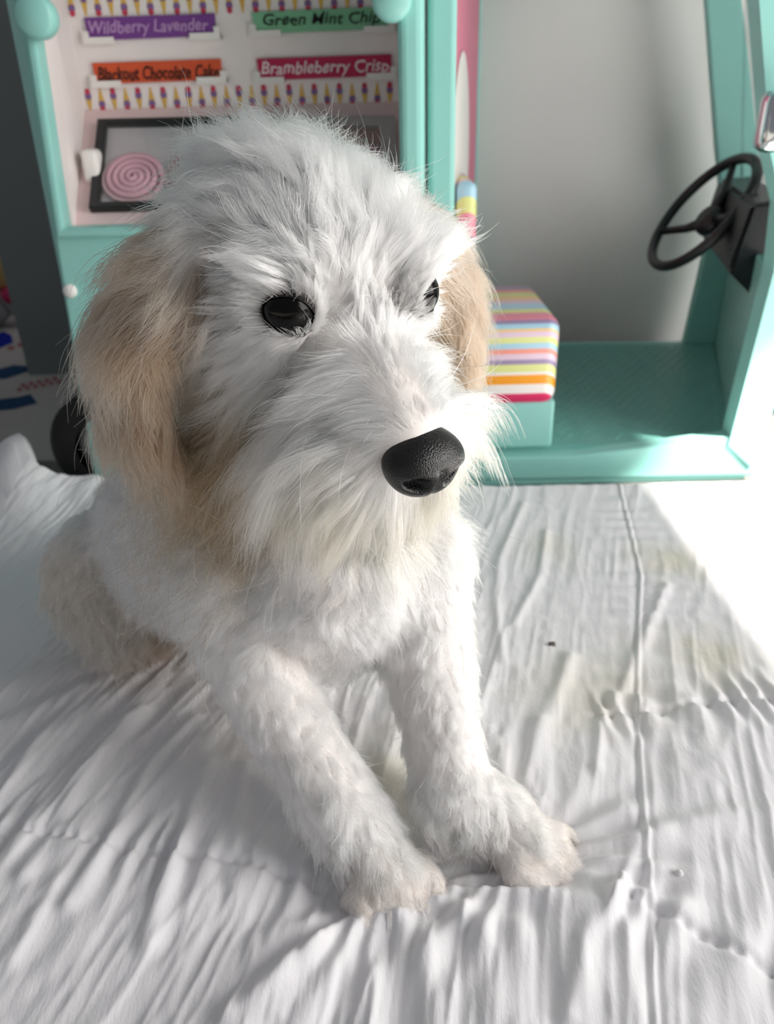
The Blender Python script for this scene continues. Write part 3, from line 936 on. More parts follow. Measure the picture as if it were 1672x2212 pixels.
# --- ears
EAR = {}
for sg_ in (1, -1):
    pts = [HL(-0.040, sg_ * 0.036, 0.004), HL(-0.039, sg_ * 0.054, -0.006), HL(-0.036, sg_ * 0.067, -0.024), HL(-0.030, sg_ * 0.070, -0.050), HL(-0.020, sg_ * 0.064, -0.075)]
    if sg_ < 0:
        pts = [q - hs * 0.004 * i_ + hf * 0.002 * i_ for i_, q in enumerate(pts)]
    rr = [0.012, 0.013, 0.016, 0.017, 0.011]
    for (a, ra), (b_, rb) in zip(list(zip(pts, rr))[:-1], list(zip(pts, rr))[1:]):
        for i in range(6):
            t = i / 6
            r = ra + (rb - ra) * t
            ball(a.lerp(b_, t), (r * 1.15, 0.0052, r), HAX)
# --- trunk: neck, chest, back, rump
neckb = HL(-0.052, 0.0, -0.020)
CH = atd(690, 1300, 0.350)                                     # breast
SHc = CH + Vector((-0.012, 0.050, 0.020))
MIDB = Vector((-0.098, 0.385, 0.090))
RUMP = Vector((-0.135, 0.440, 0.054))
chain([(HL(-0.040, 0, -0.022), 0.036), (neckb + Vector((-0.004, 0.008, -0.030)), 0.036), (SHc + Vector((0.0, 0.0, 0.012)), 0.046), (SHc.lerp(MIDB, .5), 0.055), (MIDB, 0.058), (RUMP, 0.050)])
ball(CH + Vector((0.006, 0.016, 0.010)), 0.042)
ball(CH + Vector((0.0, 0.022, -0.014)), 0.036)
# --- front legs
def gz(p, dz):
    return Vector((p.x, p.y, bedz(p.x, p.y) + dz))
pa_, pb_ = gz(PAWA, 0), gz(PAWB, 0)
LEGS = []
SHA = CH + Vector((-0.036, 0.018, 0.002)); SHB = CH + Vector((0.036, 0.026, 0.004))
ELA = atd(585, 1490, 0.362); WRA = atd(725, 1720, 0.348)
ELB = atd(925, 1420, 0.374); WRB = atd(975, 1690, 0.358)
for sh, el, wr_, pw, toe in ((SHA, ELA, WRA, pa_, Vector((0.010, -0.022, 0))), (SHB, ELB, WRB, pb_, Vector((0.028, -0.014, 0)))):
    chain([(sh, 0.032), (el, 0.0212), (el.lerp(wr_, .5), 0.0172), (wr_, 0.0180), (pw + Vector((-0.006, 0.010, 0.017)), 0.0155), (pw + Vector((0, 0, 0.0125)), 0.0145)])
    t = toe.normalized(); sdv = Vector((t.y, -t.x, 0))
    for k_, off in enumerate((-1.5, -0.5, 0.5, 1.5)):
        ln = 0.014 if abs(off) < 1 else 0.009
        base_ = pw + sdv * off * 0.0094 + t * 0.004 + Vector((0, 0, 0.010))
        tip = base_ + t * ln + sdv * off * 0.0012 + Vector((0, 0, -0.0015))
        chain([(base_, 0.0074), (tip, 0.0066)], 0.5)
        LEGS.append((tip + t * 0.0055 - Vector((0, 0, 0.002)), t, sdv))
# --- haunch and hind foot on the near side, tail behind
TH = Vector((-0.168, 0.408, 0.046))
chain([(RUMP, 0.046), (TH, 0.038), (TH + Vector((0.010, -0.022, -0.018)), 0.024)])
chain([(TH + Vector((0.004, -0.02, -0.022)), 0.018), (gz(HIND, 0.014), 0.015), (gz(HIND + Vector((0.026, -0.018, 0)), 0.012), 0.013)])
TH2 = Vector((-0.055, 0.43, 0.040))
chain([(RUMP, 0.044), (TH2, 0.034)])
chain([(RUMP + Vector((-0.01, 0.03, -0.014)), 0.015), (RUMP + Vector((-0.03, 0.07, -0.026)), 0.010), (RUMP + Vector((-0.02, 0.11, -0.038)), 0.007)])
tm = bpy.data.meshes.new('tmp')
prim.to_mesh(tm); prim.free()
to = bpy.data.objects.new('tmp', tm)
COL.objects.link(to)
rm = to.modifiers.new('r', 'REMESH'); rm.mode = 'VOXEL'; rm.voxel_size = 0.0024
sm_ = to.modifiers.new('s', 'SMOOTH'); sm_.factor = 0.5; sm_.iterations = 4
dg = bpy.context.evaluated_depsgraph_get()
bmz = bpy.data.meshes.new_from_object(to.evaluated_get(dg))
bpy.data.objects.remove(to)
PUP = empty('puppy', (SHc.x, SHc.y, 0.0), 'cream white curly puppy sitting on the comforter, head turned aside', 'dog')
nv = len(bmz.vertices)
bco = np.empty(nv * 3); bmz.vertices.foreach_get('co', bco); bco = bco.reshape(-1, 3)
bno = np.empty(nv * 3); bmz.vertices.foreach_get('normal', bno); bno = bno.reshape(-1, 3)
bmz.calc_loop_triangles()
tri = np.empty(len(bmz.loop_triangles) * 3, dtype=np.int32); bmz.loop_triangles.foreach_get('vertices', tri); tri = tri.reshape(-1, 3)
M['skin'] = mat('pale_pink_skin', srgb(240, 233, 229), 0.7, 0.3, noise=(60, 0.08))
body = add('body', bmz, M['skin'], PUP, True)
# --- eyes, eyelids, nose
M['eye'] = mat('glossy_black_eye', srgb(8, 6, 6), 0.12, 0.20, noise=(200, 0.2))
M['lid'] = mat('dark_eyelid_skin', srgb(24, 17, 17), 0.4, 0.4, noise=(200, 0.2))
EYES = {}
LIDP = []
for sg_ in (1, -1):
    ec = HL(0.0035, 0.0270, 0.0042) if sg_ > 0 else HL(0.0052, -0.0255, 0.0025)
    EYES[sg_] = ec
    bm = bmesh.new()
    bmesh.ops.create_uvsphere(bm, u_segments=32, v_segments=20, radius=0.0095)
    bmesh.ops.translate(bm, verts=bm.verts, vec=ec)
    eo = add('eye', bm, M['eye'], PUP, True)
    look = (hf * 0.74 + hs * sg_ * 0.60 + hu * 0.26).normalized()
    ex = (hs * sg_ - look * look.dot(hs * sg_)).normalized(); ez = look.cross(ex)
    if ez.dot(hu) < 0:
        ez = -ez
    RE = 0.0098
    bm = bmesh.new()
    rows = []
    NK = 9
    for k in range(48):
        a = k / 48 * math.tau
        xx, zz = math.cos(a) * 0.0089, math.sin(a) * (0.0060 if math.sin(a) > 0 else 0.0062)
        if math.cos(a) < 0:
            zz += -0.0014 * (-math.cos(a)) ** 3
        rh = math.hypot(xx, zz)
        dv = (ex * xx + ez * zz) / rh
        th0 = math.asin(min(rh / RE, .98))
        col_ = []
        for q in range(NK):
            t = q / (NK - 1)
            th = th0 + (2.3 - th0) * t
            rr_ = RE + (0.0002 if q == 0 else 0.0011 if q == 1 else 0.0009 + 0.0008 * t)
            pt = ec + (look * math.cos(th) + dv * math.sin(th)) * rr_
            col_.append(bm.verts.new(pt))
            if q >= 1 and q < NK - 1:
                LIDP.append((pt, (pt - ec).normalized(), th, th0, dv * math.sin(th) + look * math.cos(th), ec))
        rows.append(col_)
    for k in range(48):
        A, B = rows[k], rows[(k + 1) % 48]
        for q in range(NK - 1):
            fc = bm.faces.new((A[q], A[q + 1], B[q + 1], B[q]))
            fc.material_index = 0 if q < 2 else 1
    add('eyelid', bm, [M['lid'], M['skin']], eo, True)
def nose_mesh():
    bm = bmesh.new()
    bmesh.ops.create_uvsphere(bm, u_segments=64, v_segments=48, radius=1)
    for v in bm.verts:
        x, y, z = v.co            # x forward, y lateral, z up
        e = 0.93
        sx, sy, sz = (math.copysign(abs(q) ** e, q) for q in (x, y, z))
        w = 0.0150 * (1 - 0.16 * max(sz, 0) ** 1.5 + 0.10 * min(sz, 0))
        px_, py_, pz_ = sx * 0.0105, sy * w, sz * (0.0104 if sz > 0 else 0.0130)
        px_ -= 0.0030 * max(0, sz) ** 2          # slopes back at the top
        # nostrils: deep comma shapes towards the sides
        for s2 in (1, -1):
            ca, sa = math.cos(s2 * 0.35), math.sin(s2 * 0.35)
            u_, v_ = sy - s2 * 0.50, sz + 0.30
            u_, v_ = u_ * ca + v_ * sa, -u_ * sa + v_ * ca
            k_ = math.exp(-((u_ / 0.27) ** 2 + (v_ / 0.20) ** 2) ** 1.6) * (1 if sx > 0 else 0)
            px_ -= 0.0062 * k_
            rim = math.exp(-((sy - s2 * .50) / .36) ** 2 - ((sz + 0.02) / .10) ** 2) * (1 if sx > 0 else 0)
            px_ += 0.0007 * rim
        g = math.exp(-(sy / 0.07) ** 2) * (1 if (sx > 0 and sz < 0.15) else 0)
        px_ -= 0.0013 * g
        v.co = Vector((px_, py_, pz_)) * 1.08
    return bm
NC = HL(0.0600, -0.001, -0.0255)
nb_ = nose_mesh()
tl = math.radians(-16)
for v in nb_.verts:
    x, y, z = v.co
    x, z = x * math.cos(tl) + z * math.sin(tl), z * math.cos(tl) - x * math.sin(tl)
    v.co = NC + hf * x + hs * y + hu * z
nm_ = bpy.data.materials.new('black_pebbled_nose')
nm_.use_nodes = True
nt = nm_.node_tree
b = nt.nodes['Principled BSDF']
b.inputs['Base Color'].default_value = srgb(7, 7, 8)
b.inputs['Roughness'].default_value = 0.36
b.inputs['Specular IOR Level'].default_value = 0.55
tc = nt.nodes.new('ShaderNodeTexCoord')
vo = nt.nodes.new('ShaderNodeTexVoronoi'); vo.inputs['Scale'].default_value = 1500
nt.links.new(tc.outputs['Object'], vo.inputs['Vector'])
bp = nt.nodes.new('ShaderNodeBump'); bp.inputs['Strength'].default_value = 0.55; bp.inputs['Distance'].default_value = 0.0003; bp.invert = True
nt.links.new(vo.outputs['Distance'], bp.inputs['Height']); nt.links.new(bp.outputs['Normal'], b.inputs['Normal'])
add('nose', nb_, nm_, PUP, True)
# claws
M['claw'] = mat('dark_claw', srgb(70, 56, 50), 0.4, 0.5, noise=(200, 0.2))
for tip, t, sdv in LEGS:
    p0_ = tip - t * 0.002
    q = [p0_, p0_ + t * 0.004 - Vector((0, 0, 0.0008)), p0_ + t * 0.0075 - Vector((0, 0, 0.0035))]
    add('claw', tube(q, [0.0019, 0.0014, 0.0004], 8), M['claw'], PUP, True)

# ------------------------------------------------------------------ fur
def arr(v):
    return np.array(v, dtype=np.float64)
AX = np.stack([arr(hf), arr(hs), arr(hu)])           # rows: local axes in world
HEa = arr(HE)
def loc2w(v):
    return arr(v) @ AX
G = []      # guides: world pos, world dir, length, lift, wave, root colour, tip colour
white, cream, tan, brown, beige = (.975, .965, .945), (.77, .64, .46), (.66, .46, .28), (.34, .20, .11), (.76, .64, .55)
MS, ML = (1.0, 1.0, 1.0), 1.0
def gh(p, d, ln, lift=.35, wave=.25, c0=white, c1=white, both=True):
    p = (p[0] * MS[0], p[1] * MS[1], p[2] * MS[2]); ln = ln * ML
    for sg_ in ((1, -1) if both and abs(p[1]) > 1e-6 else (1,)):
        pp = (p[0], p[1] * sg_, p[2]); dd = (d[0], d[1] * sg_, d[2])
        G.append((HEa + loc2w(pp), loc2w(dd), ln, lift, wave, c0, c1))
def gb(p, d, ln, lift=.35, wave=.3, c0=white, c1=white):
    G.append((arr(p), arr(d), ln, lift, wave, c0, c1))
# muzzle
MS, ML = (1.13, 1.18, 1.16), 1.35
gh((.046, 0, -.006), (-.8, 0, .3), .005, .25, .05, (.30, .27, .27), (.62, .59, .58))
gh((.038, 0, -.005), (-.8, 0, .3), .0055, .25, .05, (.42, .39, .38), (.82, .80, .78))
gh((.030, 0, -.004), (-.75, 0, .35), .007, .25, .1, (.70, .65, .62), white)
gh((.012, 0, .000), (-.5, 0, .8), .008, .3, .1, (.82, .78, .75), white)
gh((.042, .011, -.010), (-.40, .75, -.20), .013, .25, .15)
gh((.026, .012, -.008), (-.30, .85, -.25), .018, .25, .2)
gh((.012, .013, -.008), (-.10, .60, -.60), .0075, .2, .1)
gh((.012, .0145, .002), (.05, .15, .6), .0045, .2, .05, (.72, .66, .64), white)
gh((.046, .014, -.022), (-.30, .60, -.65), .018, .3, .2, (.93, .88, .80), cream)
gh((.028, .018, -.022), (-.30, .50, -.75), .027, .3, .35, white, (.80, .70, .55))
gh((.010, .021, -.024), (-.35, .40, -.80), .026, .3, .35, white, (.74, .63, .47))
gh((.040, .016, -.036), (-.10, .40, -.95), .026, .3, .3, cream, cream)
gh((.020, .020, -.042), (-.20, .35, -.95), .032, .3, .45, cream, (.70, .56, .40))
gh((.000, .020, -.048), (-.30, .30, -.92), .034, .3, .6, cream, (.42, .28, .16))
gh((-.012, .020, -.052), (-.30, .30, -.92), .031, .3, .6, (.80, .68, .52), brown)
gh((.054, .000, -.034), (.15, 0, -1), .014, .3, .15, white, cream)
gh((.046, .000, -.048), (.10, 0, -1), .025, .3, .25, (.90, .82, .68), cream)
gh((.025, .000, -.056), (.0, 0, -1), .028, .3, .4, cream, (.80, .68, .52))
gh((-.01, .000, -.058), (-.2, 0, -1), .026, .3, .5, cream, (.66, .50, .34))
gh((.030, -.021, -.018), (.30, -.95, .05), .020, .4, .3, white, cream, both=False)
gh((.024, -.024, -.028), (.30, -.95, -.15), .026, .45, .35, white, cream, both=False)
gh((.034, -.024, -.036), (.25, -.90, -.35), .024, .45, .35, cream, cream, both=False)
gh((.024, -.024, -.046), (.20, -.70, -.70), .024, .4, .4, cream, cream, both=False)
MS, ML = (1, 1, 1), 1
# eyes
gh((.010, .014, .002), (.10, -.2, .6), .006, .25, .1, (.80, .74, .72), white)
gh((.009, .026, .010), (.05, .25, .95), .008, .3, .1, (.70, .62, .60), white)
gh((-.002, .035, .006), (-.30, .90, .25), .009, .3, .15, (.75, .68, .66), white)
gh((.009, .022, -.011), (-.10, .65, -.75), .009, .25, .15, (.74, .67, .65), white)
gh((.000, .034, -.010), (-.40, .70, -.60), .012, .3, .2)
# brow, forehead, crown
gh((.006, .014, .016), (-.05, .40, .9), .016, .25, .25)
gh((.002, .028, .016), (-.10, .80, .45), .019, .26, .25)
gh((.006, 0, .012), (-.25, 0, 1), .011, .3, .2)
gh((-.004, 0, .024), (-.45, .15, .8), .020, .26, .3, both=False)
gh((-.018, .020, .027), (-.40, .50, .4), .019, .28, .4)
gh((-.036, .000, .030), (-.50, .50, .4), .026, .36, .55, both=False)
gh((-.036, .026, .022), (-.35, .75, .15), .019, .30, .5)
gh((-.060, .012, .020), (-.80, .30, .25), .022, .45, .6)
gh((-.022, .036, .008), (-.55, .75, -.20), .015, .35, .4)
gh((-.036, .040, .004), (-.35, .80, -.35), .022, .35, .4, white, cream)
gh((-.026, .042, -.012), (-.45, .55, -.65), .020, .35, .4)
gh((-.022, .044, -.026), (-.40, .45, -.80), .022, .35, .45, white, cream)
gh((-.020, .034, -.046), (-.40, .35, -.85), .024, .4, .5, white, cream)
gh((-.075, 0, .0), (-.9, 0, -.4), .022, .4, .5)
gh((-.07, .03, -.02), (-.7, .3, -.7), .020, .4, .5)
# ears
for k_, (f_, s_0, u_) in enumerate(((-.040, .048, .004), (-.039, .060, -.010), (-.035, .070, -.028), (-.030, .071, -.048), (-.022, .066, -.066))):
    gh((f_, s_0, u_), (-.05, .62 - .16 * k_, -.85), (.030, .036, .036, .034, .024)[k_], .28, .55, (.29, .20, .135), (.43, .325, .24))
    gh((f_ + .016, s_0 - .006, u_), (.10, .40 - .12 * k_, -.95), (.030, .034, .034, .030, .022)[k_], .25, .55, (.23, .135, .08), (.37, .26, .175))
# trunk and legs
gb(CH + Vector((0, -.02, .03)), (-.35, -.25, -.9), .009, .3, .4, (.90, .80, .76), (.95, .90, .87))
gb(CH + Vector((-.03, -.01, .0)), (-.75, -.25, -.55), .011, .3, .4)
gb(CH + Vector((.03, -.01, .0)), (.35, -.25, -.9), .009, .3, .35)
gb(CH + Vector((0, -.02, -.02)), (-.30, -.2, -.9), .007, .28, .4, (.80, .66, .62), (.90, .82, .79))
gb(CH + Vector((0, .0, -.05)), (-.1, .2, -.9), .008, .35, .5, (.84, .75, .72), (.90, .84, .82))
gb(SHc + Vector((-.05, 0, .03)), (-.75, .35, -.6), .015, .4, .4)
gb(SHc + Vector((.05, 0, .02)), (.55, .35, -.7), .013, .4, .4)
gb(MIDB + Vector((-.05, -.01, .02)), (-.6, .5, -.6), .015, .4, .4)
gb(MIDB + Vector((.03, 0, .05)), (-.2, .8, -.3), .015, .4, .4)
gb(RUMP + Vector((-.04, 0, .02)), (-.6, .3, -.75), .016, .4, .4, white, (.88, .80, .70))
gb(TH + Vector((-.02, -.03, 0)), (-.2, -.3, -.9), .014, .35, .6, (.70, .56, .44), (.66, .54, .42))
gb(gz(HIND, .015), (.4, -.4, -.7), .011, .35, .5, (.46, .34, .25), (.42, .31, .22))
gb(gz(HIND + Vector((.03, -.02, 0)), .010), (.5, -.5, -.5), .010, .35, .5, (.20, .13, .09), (.20, .13, .09))
for el, wr_, pw, toe in ((ELA, WRA, pa_, Vector((.42, -.9, 0))), (ELB, WRB, pb_, Vector((.9, -.45, 0)))):
    for off in (Vector((-.02, -.01, 0)), Vector((.02, -.01, 0)), Vector((0, -.02, .01)), Vector((0, .02, 0))):
        dn = (wr_ - el).normalized()
        o_ = off.normalized() * .42
        gb(el + off, dn + o_, .0075, .38, .3)
        gb(el.lerp(wr_, .5) + off * .9, dn + o_, .0072, .40, .3)
        gb(wr_ + off * .9, dn + o_ * 1.1, .0105, .48, .45, white, (.93, .88, .80))
        gb(wr_.lerp(pw, .55) + off * .9 + Vector((0, 0, .008)), dn + o_, .0110, .5, .6, (.92, .87, .79), (.84, .76, .66))
        gb(pw + off * .9 + toe * .006 + Vector((0, 0, .012)), toe * .9 + Vector((0, 0, -.45)) + o_ * .4, .0075, .32, .4, (.66, .54, .46), (.76, .65, .56))
        gb(pw + off * .7 + toe * .020 + Vector((0, 0, .010)), toe * .9 + Vector((0, 0, -.5)) + o_ * .3, .0062, .30, .3, (.56, .43, .36), (.70, .58, .49))
gp = np.stack([g[0] for g in G]); gd = np.stack([g[1] / np.linalg.norm(g[1]) for g in G])
gl_ = np.array([g[2] for g in G]); glift = np.array([g[3] for g in G]); gwave = np.array([g[4] for g in G])
gc0 = np.array([g[5] for g in G]); gc1 = np.array([g[6] for g in G])

def interp(p):
    n = len(p)
    outs = [np.zeros((n, 3)), np.zeros(n), np.zeros(n), np.zeros(n), np.zeros((n, 3)), np.zeros((n, 3))]
    for a in range(0, n, 20000):
        q = p[a:a + 20000]
        d2 = ((q[:, None, :] - gp[None]) ** 2).sum(-1)
        w = 1.0 / (d2 + 1.2e-5) ** 3
        w /= w.sum(1, keepdims=True)
        for o, g in zip(outs, (gd, gl_, glift, gwave, gc0, gc1)):
            o[a:a + 20000] = w @ g
    return outs
def nrm(v):
    return v / np.maximum(np.linalg.norm(v, axis=-1, keepdims=True), 1e-9)

def sample_roots(n, wface):
    pr = wface / wface.sum()
    f = rng.choice(len(tri), n, p=pr)
    r1, r2 = np.sqrt(rng.random(n)), rng.random(n)
    b0, b1, b2 = 1 - r1, r1 * (1 - r2), r1 * r2
    t3 = tri[f]
    p = bco[t3[:, 0]] * b0[:, None] + bco[t3[:, 1]] * b1[:, None] + bco[t3[:, 2]] * b2[:, None]
    nn = nrm(bno[t3[:, 0]] * b0[:, None] + bno[t3[:, 1]] * b1[:, None] + bno[t3[:, 2]] * b2[:, None])
    return p, nn
va, vb, vc = bco[tri[:, 0]], bco[tri[:, 1]], bco[tri[:, 2]]
area = np.linalg.norm(np.cross(vb - va, vc - va), axis=1) / 2
cen = (va + vb + vc) / 3
fno = nrm(bno[tri[:, 0]] + bno[tri[:, 1]] + bno[tri[:, 2]])
toc = nrm(arr(CAM) - cen)
facing = (fno * toc).sum(1)
cl = (cen - HEa) @ AX.T                     # head-local face centres
headm = np.exp(-np.maximum(0, np.linalg.norm((cl - arr((-.015, 0, -.015))) / arr((.075, .085, .075)), axis=1) - 1) * 8)
wface = area * (0.25 + 0.75 * sstep(-0.5, 0.0, facing)) * (0.75 + 0.55 * headm)
NS = 430000
p, nn = sample_roots(NS, wface)
# bare places: eyes and nose
lk = rng.integers(0, len(LIDP), 18000)
lpos = np.array([tuple(q[0]) for q in LIDP])[lk]; lnor = np.array([tuple(q[1]) for q in LIDP])[lk]; lc = np.array([tuple(q[5]) for q in LIDP])[lk]
jn = nrm(lnor + rng.normal(0, .10, lnor.shape))
lpos = lc + jn * np.linalg.norm(lpos - lc, axis=1)[:, None]
p = np.concatenate([p, lpos]); nn = np.concatenate([nn, jn])
NS = len(p)
lp = (p - HEa) @ AX.T
keep = np.ones(NS, bool)
for sg_ in (1, -1):
    look = arr((hf * 0.74 + hs * sg_ * 0.60 + hu * 0.26).normalized())
    e = p - arr(EYES[sg_])
    el_ = e - (e @ look)[:, None] * look
    exx = arr((hs * sg_)); exx = exx - look * (exx @ look); exx /= np.linalg.norm(exx)
    ezz = np.cross(look, exx)
    q = np.sqrt(((e @ exx) / .0095) ** 2 + ((e @ ezz) / .0066) ** 2)
    keep &= ~((q < 1) & (e @ look > -0.004))
q = np.linalg.norm((lp - arr((.0600, -.001, -.0255))) / arr((.0130, .0150, .0125)), axis=1)
keep &= q > 1
p, nn, lp = p[keep], nn[keep], lp[keep]
n = len(p)
KP = 7
def grow(p, nn, ph):
    d, ln, lift, wave, c0, c1 = interp(p)
    d = nrm(d)
    dn = (d * nn).sum(1, keepdims=True)
    d = nrm(d - nn * np.minimum(dn, 0))              # never into the skin
    sidev = nrm(np.cross(nn, d))
    pts = np.zeros((len(p), KP, 3))
    pts[:, 0] = p - nn * 0.0006
    ln = ln[:, None]
    for k in range(1, KP):
        t = k / (KP - 1)
        dirn = d + nn * (lift[:, None] * (1.5 - 1.9 * t)) + arr((0, 0, -1)) * (0.28 + 0.75 * np.clip((ln - .022) / .012, 0, 1)) * t
        wv_ = np.sin(ph[:, :1] + t * (3.2 + 2.2 * ph[:, 1:2])) * wave[:, None] * 1.5
        wv2 = np.cos(ph[:, 2:3] + t * (3.0 + 2.0 * ph[:, 1:2])) * wave[:, None] * 0.8
        dirn = dirn + sidev * wv_ * (0.35 + t) + nn * wv2 * (0.25 + .6 * t)
        pts[:, k] = pts[:, k - 1] + nrm(dirn) * ln / (KP - 1)
    return pts, c0, c1, ln[:, 0]
def smooth_phase(q, sc, seed):
    """phases that vary slowly over the coat so that neighbouring locks bend together"""
    a = vnoise(q[:, 0] * sc + seed, q[:, 1] * sc + q[:, 2] * sc * .7)
    b2 = vnoise(q[:, 1] * sc + seed * 2 + 5, q[:, 2] * sc - q[:, 0] * sc * .6)
    c2 = vnoise(q[:, 2] * sc + seed * 3 + 9, q[:, 0] * sc + q[:, 1] * sc * .8)
    return np.stack([a * 12.6, b2 * 1.0, c2 * 12.6], 1)
# locks
NC1 = n // 45
ci = rng.choice(n, NC1, replace=False)
cp_, cn_ = p[ci], nn[ci]
phc = smooth_phase(cp_, 55, 1) + rng.normal(0, 1, (NC1, 3)) * arr((.9, .25, .9))
ckurve, _, _, cln = grow(cp_, cn_, phc)
kd = kdtree.KDTree(NC1)
for i in range(NC1):
    kd.insert(cp_[i], i)
kd.balance()
asg = np.array([kd.find(q)[1] for q in p])
ph = phc[asg] + rng.normal(0, 1, (n, 3)) * arr((.5, .15, .5))
pts, c0, c1, ln = grow(p, nn, ph)
tt = np.linspace(0, 1, KP)[None, :, None]
cdist = np.linalg.norm(p - cp_[asg], axis=1)
cl_amt = np.where((np.abs(lp[:, 1]) > .05) | (np.linalg.norm(lp, axis=1) < .085), .60, .36)
cstr = (cl_amt * np.clip(rng.normal(.85, .25, n), 0.1, 1.15))[:, None, None] * tt ** 0.9
tgt = ckurve[asg] + (p - cp_[asg])[:, None, :] * (1 - tt) * .6
same = ((nn * cn_[asg]).sum(1) > 0.25) & (cdist < 0.012)
pts = np.where(same[:, None, None], pts * (1 - cstr) + tgt * cstr, pts)
# single hairs that leave their lock, and a spread of lengths
fly = rng.random(n) < 0.06
pts[fly] += (rng.normal(0, 1, (fly.sum(), 1, 3)) * 0.0035) * (tt[0] ** 1.5)
lockl = np.clip(rng.normal(1.0, 0.20, NC1), 0.6, 1.5)[asg]
lenj = np.clip(rng.normal(0.95, 0.17, n), 0.4, 1.35) * lockl
pts = pts[:, :1] + (pts - pts[:, :1]) * lenj[:, None, None]
# keep the coat above the comforter: hairs that would pierce it go, the rest rest on it
floor_ = bed_height(pts[:, :, 0].ravel(), pts[:, :, 1].ravel()).reshape(n, KP) + 0.0005
pen = (floor_ - pts[:, :, 2])[:, 1:].max(1)
ok = pen < 0.0022
p, nn, lp, pts, c0, c1, ln = p[ok], nn[ok], lp[ok], pts[ok], c0[ok], c1[ok], ln[ok]
floor_ = floor_[ok]; asg = asg[ok]; n = len(p)
pts[:, 1:, 2] = np.maximum(pts[:, 1:, 2], floor_[:, 1:])
# whiskers and stray long hairs
ws = []
for i in range(70):
    cand = rng.integers(0, n)
    while not (-.005 < lp[cand, 0] < .045 and lp[cand, 2] < -.015 and abs(lp[cand, 1]) > .008):
        cand = rng.integers(0, n)
    L = rng.uniform(.026, .052)
    dcur = nrm((nn[cand] * .9 + AX[0] * .0 + arr((0, 0, -.55)) + rng.normal(0, .3, 3))[None])[0]
    cv = [p[cand]]
    bend = rng.normal(0, .12, 3) + arr((0, 0, -.10))
    for k in range(1, KP):
        dcur = nrm((dcur + bend * 1.6)[None])[0]
        cv.append(cv[-1] + dcur * L / (KP - 1))
    ws.append(np.array(cv))
ws = np.array(ws)

def hair_mat(name):
    g = bpy.data.materials.new(name)
    g.use_nodes = True
    nt = g.node_tree
    nt.nodes.clear()
    out_ = nt.nodes.new('ShaderNodeOutputMaterial')
    h = nt.nodes.new('ShaderNodeBsdfHairPrincipled')
    h.model = 'CHIANG'
    h.parametrization = 'COLOR'
    a = nt.nodes.new('ShaderNodeAttribute'); a.attribute_name = 'fur_colour'
    nt.links.new(a.outputs['Color'], h.inputs['Color'])
    h.inputs['Roughness'].default_value = 0.42
    h.inputs['Radial Roughness'].default_value = 0.65
    h.inputs['Random Roughness'].default_value = 0.2
    nt.links.new(h.outputs[0], out_.inputs[0])
    return g
M['fur'] = hair_mat('soft_fur')
def fur_object(name, pts, col, rad, label=None):
    n_, k_ = pts.shape[:2]
    hc = bpy.data.hair_curves.new(name)
    hc.add_curves([k_] * n_)
    off = arr(wpos(PUP))
    hc.attributes['position'].data.foreach_set('vector', (pts - off).astype(np.float32).ravel())
    ra = hc.attributes.get('radius') or hc.attributes.new('radius', 'FLOAT', 'POINT')
    ra.data.foreach_set('value', rad.astype(np.float32).ravel())
    ca = hc.attributes.new('fur_colour', 'FLOAT_COLOR', 'POINT')
    c4 = np.ones((n_, k_, 4), np.float32); c4[..., :3] = col
    ca.data.foreach_set('color', c4.ravel())
    hc.materials.append(M['fur'])
    o = bpy.data.objects.new(name, hc)
    COL.objects.link(o)
    o.parent = PUP
    if label:
        o['label'] = label
    return o
jit = rng.normal(.985, .07, (n, 1, 1))
tcol = tt ** 1.3
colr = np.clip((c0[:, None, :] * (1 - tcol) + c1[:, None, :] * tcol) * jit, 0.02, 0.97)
# brown-tipped locks along the near lower edge of the beard
bz = sstep(-.020, -.040, lp[:, 2]) * sstep(.000, .012, lp[:, 1]) * sstep(.050, .036, lp[:, 1]) * sstep(.046, .020, lp[:, 0]) * sstep(-.040, -.022, lp[:, 0])
lockb = np.where(rng.random(NC1) < .75, rng.uniform(.7, 1, NC1), 0.2)[asg]
bw_ = (bz * lockb)[:, None, None] * np.clip(tt * 1.5 - .25, 0, 1)
colr = colr * (1 - bw_) + arr((.27, .155, .075)) * bw_
grow_ = 1 + .28 * bz[:, None, None]
pts = pts[:, :1] + (pts - pts[:, :1]) * grow_
taper = np.array([1.0, 1.0, .95, .88, .75, .55, .22])[None, :KP]
isear = (np.abs(lp[:, 1]) > .0500) & (np.linalg.norm(lp, axis=1) < .14)
ishead = (np.linalg.norm((lp - arr((-.015, 0, -.012))) / arr((.078, .06, .066)), axis=1) < 1) & ~isear
rad = (0.000098 * np.clip(rng.normal(1, .2, n), .5, 1.5))[:, None] * taper * np.where(ishead, .92, 1.08)[:, None]
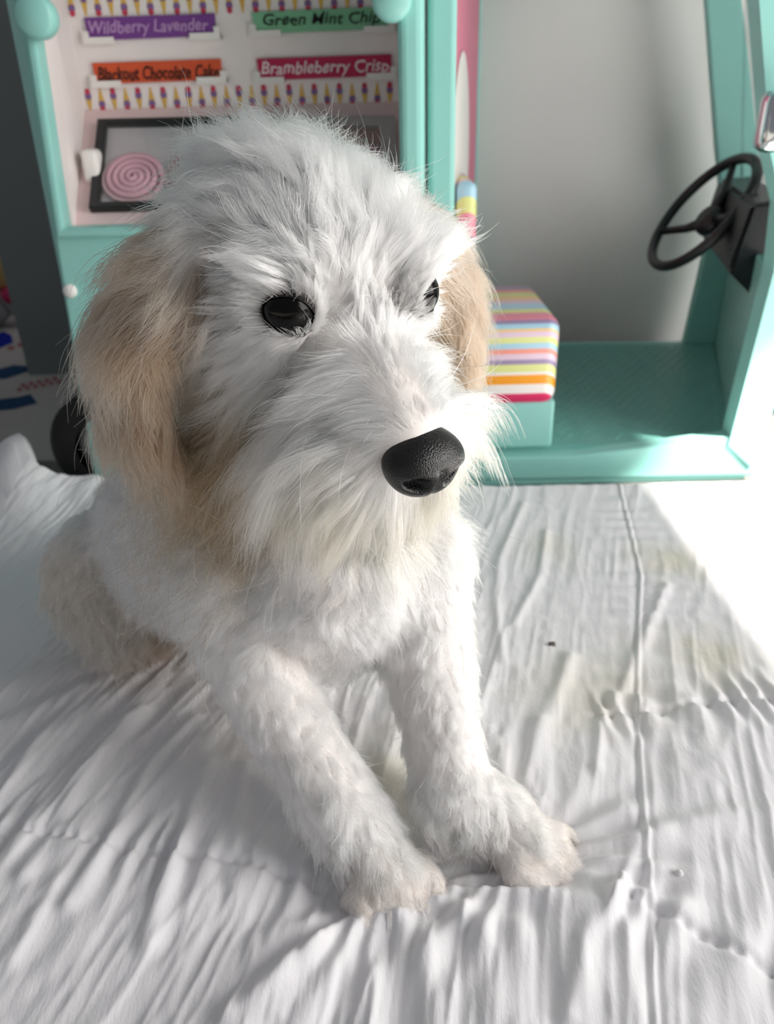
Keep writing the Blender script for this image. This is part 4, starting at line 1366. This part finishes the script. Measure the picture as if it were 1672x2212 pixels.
for nm, mk, lb in (('head_fur', ishead, None), ('ear_fur', isear & (lp[:, 1] > 0), 'long wavy tan ear fur'), ('ear_fur', isear & (lp[:, 1] < 0), 'long wavy tan ear fur'), ('body_fur', ~ishead & ~isear, None)):
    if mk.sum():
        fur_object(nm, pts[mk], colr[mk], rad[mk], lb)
fur_object('whiskers', ws, np.full((len(ws), KP, 3), .9), np.full((len(ws), 1), .00011) * taper, 'long fine pale whiskers')
# darker, curlier ends of the beard under the near side of the jaw
bsel = np.where((lp[:, 0] > -.030) & (lp[:, 0] < .024) & (lp[:, 1] > .014) & (lp[:, 1] < .040) & (lp[:, 2] < -.030))[0]
bsel = rng.choice(bsel, min(2200, len(bsel)), replace=False)
bp_ = pts[bsel]
T9 = 9
tb_ = np.linspace(0, 1, T9)
src = np.linspace(0, 1, KP)
bn = np.zeros((len(bsel), T9, 3))
for a in range(3):
    for k in range(T9):
        x_ = tb_[k] * (KP - 1); i0_ = min(int(x_), KP - 2); fr_ = x_ - i0_
        bn[:, k, a] = bp_[:, i0_, a] * (1 - fr_) + bp_[:, i0_ + 1, a] * fr_
blen = rng.uniform(1.2, 2.0, len(bsel))[:, None, None]
bn = bn[:, :1] + (bn - bn[:, :1]) * blen
bn += (tb_ ** 1.2 * 0.0045)[None, :, None] * (AX[1] * .8 - arr((0, 0, 1)) * 1.2)
curl_ph = smooth_phase(bp_[:, 0], 60, 4)[:, 0] + rng.normal(0, .7, len(bsel))
amp_ = (0.0042 * tb_ ** 2)[None, :]
bn += (np.sin(curl_ph[:, None] + tb_[None] * 7.0) * amp_)[..., None] * AX[1] + (np.cos(curl_ph[:, None] * 1.3 + tb_[None] * 6.0) * amp_)[..., None] * AX[0]
bcol = arr((.66, .52, .36))[None, None] * (1 - tb_[None, :, None]) + arr((.26, .145, .07))[None, None] * tb_[None, :, None]
bcol = np.clip(bcol * rng.normal(1, .12, (len(bsel), 1, 1)), .03, .9)
fur_object('beard', bn, bcol, np.full((len(bsel), 1), .00011) * np.linspace(1, .35, T9)[None], 'curly brown tipped beard hair under the jaw')
